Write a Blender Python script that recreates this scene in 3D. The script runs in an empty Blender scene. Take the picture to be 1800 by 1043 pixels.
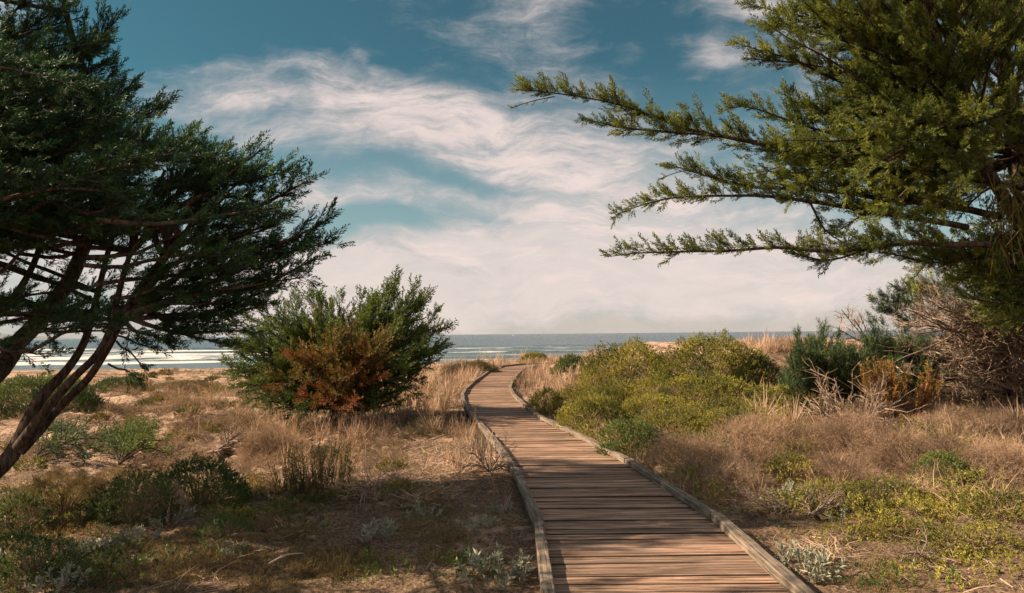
import bpy, math, random
import numpy as np
from mathutils import Matrix, Vector
rng = np.random.default_rng(11); random.seed(11)
R_ = math.radians
sc = bpy.context.scene
# ------------------------------------------------------------------ camera
F = 1200.0; CX, CY = 900.0, 521.5
CAMZ = 1.6; PITCH = math.atan(66/1200.0); ROLL = -0.0098
cam_d = bpy.data.cameras.new('camera'); cam = bpy.data.objects.new('camera', cam_d)
sc.collection.objects.link(cam); sc.camera = cam
cam_d.lens = 24; cam_d.sensor_width = 36; cam_d.clip_end = 90000; cam_d.clip_start = 0.05
CM = Matrix.Rotation(R_(90)+PITCH, 4, 'X') @ Matrix.Rotation(ROLL, 4, 'Z')
CM.translation = (0, 0, CAMZ); cam.matrix_world = CM
RM = np.array(CM.to_3x3())
# ------------------------------------------------------------------ light
SUN_EL = R_(35); SUN_AZ = R_(-93)        # azimuth clockwise from +Y: the sun stands to the left, a little behind
sun_dir = np.array([math.sin(SUN_AZ)*math.cos(SUN_EL), math.cos(SUN_AZ)*math.cos(SUN_EL), math.sin(SUN_EL)])
sl = bpy.data.lights.new('sun', 'SUN'); sl.energy = 5.0; sl.angle = R_(0.53); sl.color = (1.0, 0.80, 0.58)
so = bpy.data.objects.new('sun', sl); sc.collection.objects.link(so)
so.rotation_euler = Vector(sun_dir).to_track_quat('Z', 'Y').to_euler()
sc.view_settings.view_transform = 'Standard'; sc.view_settings.look = 'None'
sc.view_settings.exposure = 1.2; sc.view_settings.gamma = 1.0
sc.cycles.max_bounces = 6; sc.cycles.diffuse_bounces = 3; sc.cycles.transmission_bounces = 3
sc.cycles.transparent_max_bounces = 4; sc.cycles.caustics_reflective = False; sc.cycles.caustics_refractive = False

def P(px, py, d):
    """world point seen at photo pixel (px, py), d metres ahead"""
    v = RM @ np.array([(px-CX)/F, -(py-CY)/F, -1.0]); v = v/v[1]*d
    return np.array([v[0], v[1], CAMZ+v[2]])
def proj(p):
    q = (np.asarray(p, float)-np.array([0, 0, CAMZ])) @ RM
    z = np.minimum(q[..., 2], -1e-3)
    return CX+F*q[..., 0]/-z, CY-F*q[..., 1]/-z

# node helper
class NT:
    def __init__(s, tree): s.t = tree; tree.nodes.clear()
    def n(s, typ, ins=None, **kw):
        nd = s.t.nodes.new(typ)
        for k, v in kw.items(): setattr(nd, k, v)
        for k, v in (ins or {}).items():
            if isinstance(v, bpy.types.NodeSocket): s.t.links.new(v, nd.inputs[k])
            else: nd.inputs[k].default_value = v
        return nd
    def m(s, op, a, b=0.0, c=0.0, clamp=False):
        return s.n('ShaderNodeMath', {0: a, 1: b, 2: c}, operation=op, use_clamp=clamp).outputs[0]
    def mix(s, f, a, b, typ='MIX'):
        nd = s.n('ShaderNodeMix', {0: f, 6: a, 7: b}, data_type='RGBA', blend_type=typ); return nd.outputs[2]
    def ss(s, v, a, b, lo=0.0, hi=1.0):
        return s.n('ShaderNodeMapRange', {0: v, 1: a, 2: b, 3: lo, 4: hi}, interpolation_type='SMOOTHSTEP').outputs[0]
    def lin(s, v, a, b, lo=0.0, hi=1.0):
        return s.n('ShaderNodeMapRange', {0: v, 1: a, 2: b, 3: lo, 4: hi}).outputs[0]
    def noise(s, vec, scale, det=4, rough=.55, dist=0.0, w=None):
        i = {'Vector': vec, 'Scale': scale, 'Detail': det, 'Roughness': rough, 'Distortion': dist}
        if w is not None: i['W'] = w
        return s.n('ShaderNodeTexNoise', i, noise_dimensions='4D' if w is not None else '3D').outputs[0]
def c4(*a): return (*a, 1.0)

# ------------------------------------------------------------------ world: Nishita sky with drifting cirrus
W = bpy.data.worlds.new('World'); sc.world = W; W.use_nodes = True
k = NT(W.node_tree)
sky = k.n('ShaderNodeTexSky', sky_type='NISHITA', sun_disc=False, sun_elevation=SUN_EL, sun_rotation=SUN_AZ,
          altitude=10, air_density=1.0, dust_density=0.6, ozone_density=2.0)
tc = k.n('ShaderNodeTexCoord').outputs['Generated']
sp = k.n('ShaderNodeSeparateXYZ', {0: tc})
dx, dy, dz = sp.outputs
yy = k.m('MAXIMUM', k.m('ABSOLUTE', dy), 0.12)
u0 = k.m('DIVIDE', dx, yy); v0 = k.m('DIVIDE', dz, yy)
uv = k.n('ShaderNodeCombineXYZ', {0: u0, 1: v0, 2: k.m('MULTIPLY', k.m('LESS_THAN', dy, 0.0), 5.0)}).outputs[0]
wa = k.n('ShaderNodeTexNoise', {'Vector': uv, 'Scale': 3.2, 'Detail': 4.0, 'Roughness': .55}); wc = wa.outputs[1]
wo = k.n('ShaderNodeVectorMath', {0: wc, 1: (.5, .5, .5)}, operation='SUBTRACT').outputs[0]
wo = k.n('ShaderNodeVectorMath', {0: wo, 3: .13}, operation='SCALE').outputs[0]
uvw = k.n('ShaderNodeVectorMath', {0: uv, 1: wo}, operation='ADD').outputs[0]
s2 = k.n('ShaderNodeSeparateXYZ', {0: uvw}); u, v = s2.outputs[0], s2.outputs[1]
blobs = [  # centre px, half sizes px, tilt (deg, + = falls to the right), strength
 (620,205,290,62,10,.95),(380,182,95,26,-8,.45),(520,262,150,20,14,.55),(870,265,190,62,16,.85),(575,345,95,34,4,.85),
 (720,345,150,24,2,.6),(820,420,110,36,4,.85),(1000,385,190,40,14,.6),(1180,400,300,110,0,.95),(1000,300,200,60,10,.6),(1000,490,600,70,0,.95),
 (640,445,110,26,0,.5),(955,15,100,36,18,.6),(1000,125,170,60,30,.38),(1245,95,70,30,12,.85),(1300,8,90,32,8,.9),
 (1112,100,26,22,-30,.4),(215,2,60,22,20,.5),(40,15,110,50,0,.6),(620,95,60,10,38,.3),(1400,60,60,60,0,.7),(330,150,170,40,-8,.30),(520,110,200,40,12,.32),(760,60,160,40,14,.25),(700,110,110,30,24,.25),(1080,230,160,40,16,.35),(560,470,140,40,0,.4),
 (0,380,350,120,0,.5),(1700,200,300,200,0,.5),
 (800,318,190,18,11,-.75),(690,388,110,20,3,-.8),(1010,335,60,26,10,-.45),(720,440,60,14,10,-.5),(900,470,120,12,6,-.3),(760,130,150,30,20,-.2),
 (430,285,110,16,10,-.4),(840,375,110,12,12,-.35),(380,60,300,90,0,-.6),(1130,60,120,70,0,-.3),(1180,190,120,40,10,-.25)]
D = None
for (bx, by, rx, ry, an, am) in blobs:
    c = P(bx, by, 1.0); cu, cv = c[0], c[2]-CAMZ
    ca, sa = math.cos(R_(an)), math.sin(R_(an)); rx /= F; ry /= F
    du = k.m('SUBTRACT', u, cu); dv = k.m('SUBTRACT', v, cv)
    a = k.m('MULTIPLY_ADD', du, ca/rx, k.m('MULTIPLY', dv, -sa/rx))
    b = k.m('MULTIPLY_ADD', du, sa/ry, k.m('MULTIPLY', dv, ca/ry))
    e = k.m('MULTIPLY', k.m('EXPONENT', k.m('MULTIPLY', k.m('MULTIPLY_ADD', a, a, k.m('MULTIPLY', b, b)), -0.9)), am)
    D = e if D is None else k.m('ADD', D, e)
rot = k.n('ShaderNodeMapping', {0: uvw, 2: (0, 0, R_(17)), 3: (1.0, 3.0, 1.0)}).outputs[0]
n1 = k.noise(rot, 2.6, 8, .62, .3); n2 = k.noise(rot, 9.0, 5, .65, .6)
n3 = k.noise(uvw, 22.0, 4, .6, .2)
low = k.ss(v, 0.0, 0.22, .85, 0.0)
D = k.m('ADD', D, low)
D = k.m('MULTIPLY', D, k.lin(n1, .25, .7, .62, 1.28))
D = k.m('ADD', D, k.m('MULTIPLY', k.m('SUBTRACT', n1, .5), 1.0))
D = k.m('ADD', D, k.m('MULTIPLY', k.m('SUBTRACT', n2, .5), 1.15))
D = k.m('ADD', D, k.m('MULTIPLY', k.m('SUBTRACT', n3, .5), .65))
stn = k.noise(k.n('ShaderNodeMapping', {0: uvw, 2: (0, 0, R_(14)), 3: (1.0, 4.5, 1.0)}).outputs[0], 5.0, 8, .70, .15)
back = k.m('LESS_THAN', dy, 0.0)  # unseen sky behind the camera: bright cloud added here to lift the shade
D = k.m('ADD', D, k.m('MULTIPLY', back, .75))
al = k.m('MULTIPLY', k.ss(D, -0.06, 1.20, 0.0, .96), k.m('MAXIMUM', k.ss(stn, .33, .60, .30, 1.0), k.ss(v, .10, .34, .88, .10)))
skf = k.ss(v, .08, .42, .33, .225)
skyc = k.mix(1.0, sky.outputs[0], k.n('ShaderNodeCombineXYZ', {0: k.m('MULTIPLY', skf, .66), 1: k.m('MULTIPLY', skf, 1.42), 2: k.m('MULTIPLY', skf, 1.2)}).outputs[0], 'MULTIPLY')
skyc = k.mix(k.ss(v, .05, .42, .50, .03), skyc, c4(2.3, 2.2, 2.1))
cloud = k.mix(k.ss(D, .5, 1.5), c4(3.2, 2.85, 2.75), c4(4.1, 3.42, 3.18))
cloud = k.mix(1.0, cloud, k.n('ShaderNodeCombineXYZ', {0: k.lin(n2, .3, .7, .88, 1.05), 1: k.lin(n2, .3, .7, .9, 1.04), 2: k.lin(n2, .3, .7, .92, 1.03)}).outputs[0], 'MULTIPLY')
cloud = k.mix(k.m('MULTIPLY', back, .6), cloud, c4(6.6, 6.0, 5.8))
col = k.mix(al, skyc, cloud)
col = k.mix(k.ss(v, 0.002, 0.030, .75, 0.0), col, c4(2.9, 2.55, 2.25))
col = k.mix(k.m('LESS_THAN', dz, -0.002), col, c4(.9, .8, .7))
bg = k.n('ShaderNodeBackground', {0: col, 1: 0.093})
k.t.links.new(bg.outputs[0], k.n('ShaderNodeOutputWorld').inputs[0])

# ------------------------------------------------------------------ numpy noise
def _h(ix, iy, s):
    v = np.sin(ix*127.1+iy*311.7+s*74.7)*43758.5453
    return v-np.floor(v)
def vn(x, y, s=0):
    ix = np.floor(x); iy = np.floor(y); fx = x-ix; fy = y-iy
    fx = fx*fx*(3-2*fx); fy = fy*fy*(3-2*fy)
    a = _h(ix, iy, s); b = _h(ix+1, iy, s); c = _h(ix, iy+1, s); d = _h(ix+1, iy+1, s)
    return (a+(b-a)*fx)*(1-fy)+(c+(d-c)*fx)*fy
def fbm(x, y, s=0, o=4):
    r = 0; a = .5; t = 0
    for i in range(o):
        r = r+a*vn(x*2**i+i*13.3, y*2**i-i*7.7, s+i); t += a; a *= .5
    return r/t
def sst(a, b, x):
    t = np.clip((x-a)/(b-a), 0, 1); return t*t*(3-2*t)
def nz(v): return v/np.maximum(np.linalg.norm(v, axis=-1, keepdims=True), 1e-9)

# ------------------------------------------------------------------ boardwalk edges (photo pixels -> ground plane z=0)
def PZ(px, py, z=0.0):
    v = RM @ np.array([(px-CX)/F, -(py-CY)/F, -1.0]); t = (z-CAMZ)/v[2]; return np.array([v[0]*t, v[1]*t])
Lp = [(943,1043),(943.5,990),(941,948),(929,900),(913,865),(900,838),(880,803),(862,776),(838,748),(815,721),(808,701),(814,689),(822,680),(840,667),(861,652),(881,644.5)]
Rp = [(1404,1043),(1350,978),(1290,930),(1230,891),(1149,837),(1092,804),(1042,777),(1012,763),(961,743),(921,711),(900,690),(899,678),(906,668),(915,656),(927,647)]
Lw = np.array([PZ(*p) for p in Lp]); Rw = np.array([PZ(*p) for p in Rp])
Lw = Lw[np.argsort(Lw[:, 1])]; Rw = Rw[np.argsort(Rw[:, 1])]
Lw = np.vstack([[Lw[0, 0]+.03, 1.0], Lw]); Rw = np.vstack([[Rw[0, 0]+.35, 1.0], Rw])
def xl(y): return np.interp(y, Lw[:, 1], Lw[:, 0])
def xr(y): return np.interp(y, Rw[:, 1], Rw[:, 0])
ys = np.arange(1.0, 33.0, .1)
cxs = (xl(ys)+xr(ys))/2
def xc(y): return np.interp(y, ys, cxs)
def H(x, y):
    x = np.asarray(x, float); y = np.asarray(y, float)
    s = x-xc(y); bump = fbm(x*.55, y*.55, 3)-.5; sm = fbm(x*2.6, y*2.6, 9)-.5; ti = fbm(x*9, y*9, 15, 3)-.5
    off = sst(.9, 2.6, np.abs(s)); z = -0.11+0*x
    z = z-.30*sst(1.0, 5.0, -s)*sst(4, 10, y)-.02*sst(20, 45, y)*sst(1, 8, -s)
    z = z-.12*sst(14, 30, -x)
    z = z+.10*sst(1.0, 3.5, s)+.95*sst(9, 24, y)*sst(1.2, 6.5, s)
    z = z+off*bump*.42*sst(3, 12, y)+off*sm*(.13+.20*sst(8, 14, y)*(1-sst(36, 44, y)))+sst(.8, 1.3, np.abs(s))*ti*.07
    e = sst(33, 38, y)*sst(0, 2, x)*(1-sst(5, 9, x))           # where the walk bends out of sight
    z = z*(1-e)+e*(-.12)
    z = z-.28*(1-sst(.42, .62, np.abs(s)))*(y < 34)
    dn = sst(44, 78, y+1.5*bump)
    z = z*(1-dn)+dn*(-5.3+.25*bump)
    z = z-1.0*sst(90, 215, y+.10*x)*1.0-.3*sst(150, 190, y)-6*sst(215, 500, y)
    return z
def G(px, py):
    """where the pixel's ray meets the terrain"""
    lo, hi = 2.5, 80.0
    ds = np.geomspace(lo, hi, 500); v = RM @ np.array([(px-CX)/F, -(py-CY)/F, -1.0]); v = v/v[1]
    pts = np.array([0, 0, CAMZ])+ds[:, None]*v; hz = H(pts[:, 0], pts[:, 1]); i = np.argmax(pts[:, 2] < hz)
    if not (pts[:, 2] < hz).any(): i = 340
    return np.array([pts[i, 0], pts[i, 1], hz[i]])

# ------------------------------------------------------------------ mesh helpers
def mk(name, V, Fc, mat, parent=None, smooth=False, attrs=None, loc=None):
    V = np.asarray(V, np.float32).reshape(-1, 3); Fc = np.asarray(Fc, np.int32); n, kk = Fc.shape
    me = bpy.data.meshes.new(name); me.vertices.add(len(V)); me.vertices.foreach_set('co', V.ravel())
    me.loops.add(n*kk); me.loops.foreach_set('vertex_index', Fc.ravel())
    me.polygons.add(n); me.polygons.foreach_set('loop_start', np.arange(n, dtype=np.int32)*kk)
    me.polygons.foreach_set('use_smooth', np.full(n, bool(smooth)))
    for an, av in (attrs or {}).items():
        a = me.attributes.new(an, 'FLOAT', 'FACE'); a.data.foreach_set('value', np.asarray(av, np.float32))
    me.update(calc_edges=True); me.materials.append(mat)
    o = bpy.data.objects.new(name, me); sc.collection.objects.link(o)
    if parent is not None: o.parent = parent
    if loc is not None: o.location = loc
    return o
def tag(o, label, cat, group=None, kind=None):
    if label: o['label'] = label
    if cat: o['category'] = cat
    if group: o['group'] = group
    if kind: o['kind'] = kind
    return o
def empty(name, loc=(0, 0, 0), rz=0.0):
    o = bpy.data.objects.new(name, None); sc.collection.objects.link(o); o.empty_display_size = .2
    o.location = loc; o.rotation_euler = (0, 0, rz); return o
def clone(root, loc, rz, s, label, group=None):
    r = root.copy(); sc.collection.objects.link(r); r.location = loc; r.rotation_euler = (0, 0, rz)
    r.scale = s if hasattr(s, '__len__') else (s, s, s)
    r['label'] = label
    if group: r['group'] = group
    for ch in list(root.children):
        c = ch.copy(); sc.collection.objects.link(c); c.parent = r
    return r

class Geo:                       # tubes with shared vertices
    def __init__(s): s.V = []; s.F = []; s.n = 0
    def tube(s, pts, rad, sides=6):
        pts = np.asarray(pts, float); rad = np.broadcast_to(np.asarray(rad, float), (len(pts),))
        T = nz(np.gradient(pts, axis=0)); ref = np.array([0.13, .21, 1.0]) if abs(T[0][2]) < .9 else np.array([1., .2, .1])
        A = nz(np.cross(T, ref)); B = np.cross(T, A); th = np.arange(sides)*2*math.pi/sides
        ring = A[:, None]*np.cos(th)[None, :, None]+B[:, None]*np.sin(th)[None, :, None]
        V = pts[:, None]+ring*rad[:, None, None]; m = len(pts)
        i = np.arange(m-1)[:, None]*sides; j = np.arange(sides)[None]; j2 = (j+1) % sides
        Fq = np.stack([i+j, i+j2, i+sides+j2, i+sides+j], -1).reshape(-1, 4)+s.n
        s.V.append(V.reshape(-1, 3)); s.F.append(Fq); s.n += m*sides
    def build(s, name, mat, parent=None, smooth=True):
        return mk(name, np.vstack(s.V), np.vstack(s.F), mat, parent, smooth)
def spline(ctrl, step=.12):
    c = np.asarray(ctrl, float)
    if len(c) == 2: n = max(3, int(np.linalg.norm(c[1]-c[0])/step)); return c[0]+(c[1]-c[0])*np.linspace(0, 1, n)[:, None]
    q = np.vstack([2*c[0]-c[1], c, 2*c[-1]-c[-2]]); out = []
    for i in range(1, len(q)-2):
        n = max(2, int(np.linalg.norm(q[i+1]-q[i])/step)); t = np.linspace(0, 1, n, endpoint=False)[:, None]
        a, b, cc, d = q[i-1], q[i], q[i+1], q[i+2]
        out.append(.5*((2*b)+(-a+cc)*t+(2*a-5*b+4*cc-d)*t*t+(-a+3*b-3*cc+d)*t**3))
    return np.vstack(out+[c[-1:]])
def wob(pts, amp, sc_=1.0, seed=0):
    t = np.concatenate([[0], np.cumsum(np.linalg.norm(np.diff(pts, axis=0), axis=1))])/sc_
    o = np.stack([vn(t, t*0+seed+i*5.3, 2)-.5 for i in range(3)], -1)*2*amp
    return pts+o*np.minimum(1, t*sc_*2)[:, None]

def leafq(base, d, side, L, w, fold=.0):
    """one leaf: a quad from base along d; arrays of n"""
    up = np.cross(side, d)
    m = base+d*(L*.45)[:, None]
    return np.stack([base, m+side*w[:, None]-up*(w*fold)[:, None], base+d*L[:, None], m-side*w[:, None]-up*(w*fold)[:, None]], 1)
def rperp(d, r=rng):
    v = r.normal(size=d.shape); v -= (v*d).sum(-1, keepdims=True)*d; return nz(v)
Zax = np.array([0, 0, 1.0])
# libraries of small foliage units, axis +Z, length 1 : list of (nq,4,3)
def lib_cypress(n=6, nt=14, wid=.025, spread=(30, 52)):
    out = []
    for s in range(n):
        q = []
        for i in range(nt):
            t = .04+.86*i/nt; az = (i % 2)*math.pi+rng.normal()*.8; a = R_(rng.uniform(*spread)); l = (.50*(1-.62*t))*rng.uniform(.75, 1.15)
            d = np.array([math.cos(az)*math.sin(a), math.sin(az)*math.sin(a), math.cos(a)]); b = Zax*t
            for (f0, fl, off) in ((0, 1, 0), (.25, .55, 1), (.5, .5, -1)):
                dd = nz(d+off*.55*rperp(d[None])[0]+np.array([0, 0, .25]) if off else d); sd = rperp(dd[None])
                q.append(leafq((b+d*l*f0)[None], dd[None], sd, np.array([l*fl]), np.array([wid*rng.uniform(.8, 1.3)])))
        for j in range(2): q.append(leafq(np.array([[0, 0, .0+.45*j]]), Zax[None], rperp(Zax[None]), np.array([.55]), np.array([wid*1.1])))
        out.append(np.concatenate(q))
    return out
def lib_needles(n=4, m=26, wid=.022):
    out = []
    for s in range(n):
        t = rng.uniform(0, .8, m); a = rng.uniform(R_(18), R_(62), m); az = rng.uniform(0, 6.28, m)
        d = np.stack([np.cos(az)*np.sin(a), np.sin(az)*np.sin(a), np.cos(a)], -1)
        out.append(leafq(Zax*t[:, None], d, rperp(d), rng.uniform(.35, .6, m), np.full(m, wid)))
    return out
def lib_leafy(n=5, m=13, L=(.28, .5), w=.10, sp=(15, 75)):
    out = []
    for s in range(n):
        t = rng.uniform(0, .8, m)**.8; a = rng.uniform(R_(sp[0]), R_(sp[1]), m); az = rng.uniform(0, 6.28, m)
        d = np.stack([np.cos(az)*np.sin(a), np.sin(az)*np.sin(a), np.cos(a)], -1); l = rng.uniform(*L, m)
        out.append(leafq(Zax*t[:, None], d, rperp(d), l, l*w*2.2))
    return out
def lib_grass(n=6, m=12, lean=.35, wid=.012, curl=.5):
    out = []
    for s in range(n):
        az = rng.uniform(0, 6.28, m); a = np.abs(rng.normal(0, lean, m))+.05; L = rng.uniform(.5, 1, m)
        d = np.stack([np.cos(az)*np.sin(a), np.sin(az)*np.sin(a), np.cos(a)], -1)
        a2 = a+curl*rng.uniform(.2, 1, m); d2 = np.stack([np.cos(az)*np.sin(a2), np.sin(az)*np.sin(a2), np.cos(a2)], -1)
        b = np.stack([np.cos(az), np.sin(az), 0*az], -1)*rng.uniform(0, .12, (m, 1)); sd = rperp(d)
        p1 = b+d*(L*.55)[:, None]; p2 = p1+d2*(L*.5)[:, None]; w = wid*rng.uniform(.7, 1.3, (m, 1))
        out.append(np.concatenate([np.stack([b-sd*w, b+sd*w, p1+sd*w, p1-sd*w], 1), np.stack([p1-sd*w, p1+sd*w, p2+sd*w*.15, p2-sd*w*.15], 1)]))
    return out
def lib_litter(n=6, m=7, wid=.012):
    out = []
    for s in range(n):
        az = rng.uniform(0, 6.28, m); el = rng.uniform(-.08, .30, m); d = np.stack([np.cos(az)*np.cos(el), np.sin(az)*np.cos(el), np.sin(el)], -1)
        b = np.concatenate([rng.uniform(-.4, .4, (m, 2)), rng.uniform(.0, .1, (m, 1))], 1); L = rng.uniform(.3, 1, m)
        sd = nz(np.cross(d, Zax)*1+rng.normal(size=(m, 3))*.4); w = wid*rng.uniform(.6, 1.6, (m, 1)); md = b+d*(L*.5)[:, None]+rng.normal(size=(m, 3))*.05
        e = b+d*L[:, None]
        out.append(np.concatenate([np.stack([b-sd*w, b+sd*w, md+sd*w, md-sd*w], 1), np.stack([md-sd*w, md+sd*w, e+sd*w*.4, e-sd*w*.4], 1)]))
    return out
def lib_stalk(n=5, m=16):
    out = []
    for s in range(n):
        bend = rng.normal(0, .1, 3); t = np.linspace(.12, 1, m); az = rng.uniform(0, 6.28, m); a = R_(38)
        d = np.stack([np.cos(az)*math.sin(a), np.sin(az)*math.sin(a), np.full(m, math.cos(a))], -1)
        p = Zax*t[:, None]+bend*(t**2)[:, None]; l = .13*(1.1-.7*t)
        st = np.stack([[[-.009, 0, 0], [.009, 0, 0], bend+[.004, 0, 1], bend+[-.004, 0, 1]], [[0, -.009, 0], [0, .009, 0], bend+[0, .004, 1], bend+[0, -.004, 1]]])
        out.append(np.concatenate([leafq(p, d, rperp(d), l, l*.22), st]))
    return out
LC = lib_cypress(); LCf = lib_cypress(6, 7, .036); LN = lib_needles(); LL = lib_leafy(5, 16, (.24, .42), .085); LG = lib_grass(); LGs = lib_grass(6, 10, .7, .018, 1.0)
LGd = lib_grass(6, 9, .16, .010, .25); LT = lib_litter(); LS = lib_stalk(); LSage = lib_leafy(4, 26, (.22, .42), .07, (10, 70))
LHe = lib_grass(6, 16, .6, .008, .3)
def lib_twig(n=6, m=7, wid=.011):
    out = []
    for s in range(n):
        az = rng.uniform(0, 6.28, m); a = rng.uniform(.1, 1.0, m); d = np.stack([np.cos(az)*np.sin(a), np.sin(az)*np.sin(a), np.cos(a)], -1); p = d*0; q = []
        for j in range(3):
            d = nz(d+rng.normal(0, .38, (m, 3))); L = rng.uniform(.22, .42, (m, 1)); e = p+d*L; sd = rperp(d); w = wid*(1-.28*j)
            q.append(np.stack([p-sd*w, p+sd*w, e+sd*w*.7, e-sd*w*.7], 1))
            for f in range(2):
                fd = nz(d+rperp(d)*.9); fe = e+fd*L*.6; q.append(np.stack([e-sd*w*.7, e+sd*w*.7, fe+sd*w*.3, fe-sd*w*.3], 1))
            p = e
        out.append(np.concatenate(q))
    return out
LTw = lib_twig()

def inst(lib, pos, dr, size, tint, val, wid=1.0):
    """place units of lib: axis along dr, length size; returns quads, tint, val"""
    N = len(pos); dr = nz(dr); X = rperp(dr); Y = np.cross(dr, X); M = np.stack([X*wid, Y*wid, dr], 2)*np.asarray(size)[:, None, None]
    pick = rng.integers(0, len(lib), N); Q = []; T = []; Vv = []
    for kx, u_ in enumerate(lib):
        ix = np.where(pick == kx)[0]
        if not len(ix): continue
        q = np.einsum('nij,qkj->nqki', M[ix], u_)+pos[ix][:, None, None, :]; m = len(u_)
        Q.append(q.reshape(-1, 4, 3).astype(np.float32)); jit = rng.normal(0, .07, (len(ix), m))
        T.append((tint[ix][:, None]+jit).ravel()); Vv.append((val[ix][:, None]+rng.normal(0, .10, (len(ix), m))).ravel())
    return np.concatenate(Q), np.concatenate(T), np.concatenate(Vv)
def leafmesh(name, parts, mat, parent=None, origin=None):
    Q = np.concatenate([p[0] for p in parts]); T = np.concatenate([p[1] for p in parts]); Vv = np.concatenate([p[2] for p in parts])
    if origin is not None: Q = Q-np.asarray(origin, np.float32)
    n = len(Q); return mk(name, Q.reshape(-1, 3), np.arange(n*4).reshape(n, 4), mat, parent, False, {'tint': T, 'val': Vv})

# ------------------------------------------------------------------ materials
MATS = {}
def mat(name):
    m = bpy.data.materials.new(name); m.use_nodes = True; MATS[name] = m; return m, NT(m.node_tree)
def leaf_mat(name, dark, light, dead, transl=.30, rough=.55):
    m, k = mat(name); at = k.n('ShaderNodeAttribute', attribute_name='val').outputs['Fac']; ti = k.n('ShaderNodeAttribute', attribute_name='tint').outputs['Fac']
    c = k.mix(k.m('ADD', at, 0.0, clamp=True), c4(*dark), c4(*light)); c = k.mix(k.ss(ti, .35, .85), c, c4(*dead))
    b = k.n('ShaderNodeBsdfPrincipled', {'Base Color': c, 'Roughness': rough, 'Specular IOR Level': .25})
    t = k.n('ShaderNodeBsdfTranslucent', {0: k.mix(.5, c, k.mix(1.0, c, c4(1.3, 1.2, .6), 'MULTIPLY'))})
    x = k.n('ShaderNodeMixShader', {0: transl, 1: b.outputs[0], 2: t.outputs[0]})
    k.t.links.new(x.outputs[0], k.n('ShaderNodeOutputMaterial').inputs[0]); return m
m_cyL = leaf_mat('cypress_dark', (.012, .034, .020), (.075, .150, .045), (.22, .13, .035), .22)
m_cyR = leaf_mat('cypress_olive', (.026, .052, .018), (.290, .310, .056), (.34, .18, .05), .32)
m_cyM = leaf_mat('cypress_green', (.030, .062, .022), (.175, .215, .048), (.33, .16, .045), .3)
m_rust = leaf_mat('cypress_rusty', (.10, .070, .025), (.28, .21, .055), (.25, .095, .040), .2)
m_orange = leaf_mat('orange_spray', (.10, .065, .02), (.40, .22, .06), (.40, .09, .035), .25)
m_pine = leaf_mat('pine_needles', (.022, .050, .026), (.115, .150, .048), (.26, .13, .04), .2)
m_shY = leaf_mat('coyote_brush_leaves', (.055, .072, .020), (.43, .37, .065), (.30, .17, .06), .25)
m_shG = leaf_mat('green_shrub_leaves', (.030, .060, .022), (.18, .22, .055), (.22, .14, .05), .25)
m_sage = leaf_mat('silver_sage_leaves', (.15, .16, .115), (.33, .32, .235), (.30, .22, .13), .15, .7)
m_straw = leaf_mat('dry_grass', (.120, .075, .050), (.52, .355, .25), (.12, .10, .05), .25, .7)
m_olive = leaf_mat('olive_grass', (.070, .055, .025), (.25, .175, .075), (.28, .17, .09), .25, .7)
m_heath = leaf_mat('dry_heath', (.080, .048, .030), (.50, .330, .215), (.25, .20, .07), .15, .75)
m_lit = leaf_mat('twig_litter', (.10, .062, .042), (.46, .32, .215), (.10, .07, .05), .05, .8)
m_gc = leaf_mat('ground_cover_leaves', (.060, .075, .020), (.34, .29, .060), (.28, .15, .06), .25)

def bark_mat(name, a, b, sc_=1.0, bump=.6):
    m, k = mat(name); o = k.n('ShaderNodeTexCoord').outputs['Object']
    st = k.n('ShaderNodeMapping', {0: o, 3: (9*sc_, 9*sc_, 2.2*sc_)}).outputs[0]
    n = k.noise(st, 3.0, 6, .65, .8); n2 = k.noise(o, 1.3*sc_, 3)
    c = k.mix(k.ss(n, .35, .68), c4(*a), c4(*b)); c = k.mix(k.ss(n2, .55, .8, 0, .3), c, c4(.26, .22, .17))
    bp = k.n('ShaderNodeBump', {'Height': n, 'Strength': bump, 'Distance': .03})
    pb = k.n('ShaderNodeBsdfPrincipled', {'Base Color': c, 'Roughness': .9, 'Specular IOR Level': .1, 'Normal': bp.outputs[0]})
    k.t.links.new(pb.outputs[0], k.n('ShaderNodeOutputMaterial').inputs[0]); return m
m_bark = bark_mat('cypress_bark', (.022, .016, .012), (.115, .078, .056))
m_barkR = bark_mat('red_bark', (.12, .05, .03), (.30, .15, .09))
m_dead = bark_mat('dead_wood', (.11, .075, .055), (.36, .27, .20), 2)
m_stick = bark_mat('pale_stick', (.30, .22, .16), (.5, .40, .30), 3)

# ground: pinkish sand, thatch and litter
m_gr, k = mat('dune_sand'); o = k.n('ShaderNodeTexCoord').outputs['Object']
n1 = k.noise(o, .9, 5, .6); n2 = k.noise(o, 6.0, 6, .7); n3 = k.noise(o, 38.0, 4, .7)
vo = k.n('ShaderNodeTexVoronoi', {'Vector': k.n('ShaderNodeMapping', {0: o, 3: (1, 2.0, 1)}).outputs[0], 'Scale': 26.0, 'Randomness': 1.0}).outputs[0]
sand = k.mix(k.ss(n2, .3, .7), c4(.42, .275, .185), c4(.58, .40, .285)); sand = k.mix(k.ss(n3, .35, .7, 0, .35), sand, c4(.30, .19, .13))
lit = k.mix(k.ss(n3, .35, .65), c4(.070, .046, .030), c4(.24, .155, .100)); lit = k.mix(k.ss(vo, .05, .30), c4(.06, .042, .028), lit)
sx = k.n('ShaderNodeSeparateXYZ', {0: o}); far = k.ss(sx.outputs[1], 10.0, 26.0, 0, 1)
cv = k.m('ADD', k.m('MULTIPLY', n1, .75), k.m('MULTIPLY', n2, .55)); cv = k.m('ADD', cv, k.m('MULTIPLY', far, -.06))
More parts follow.
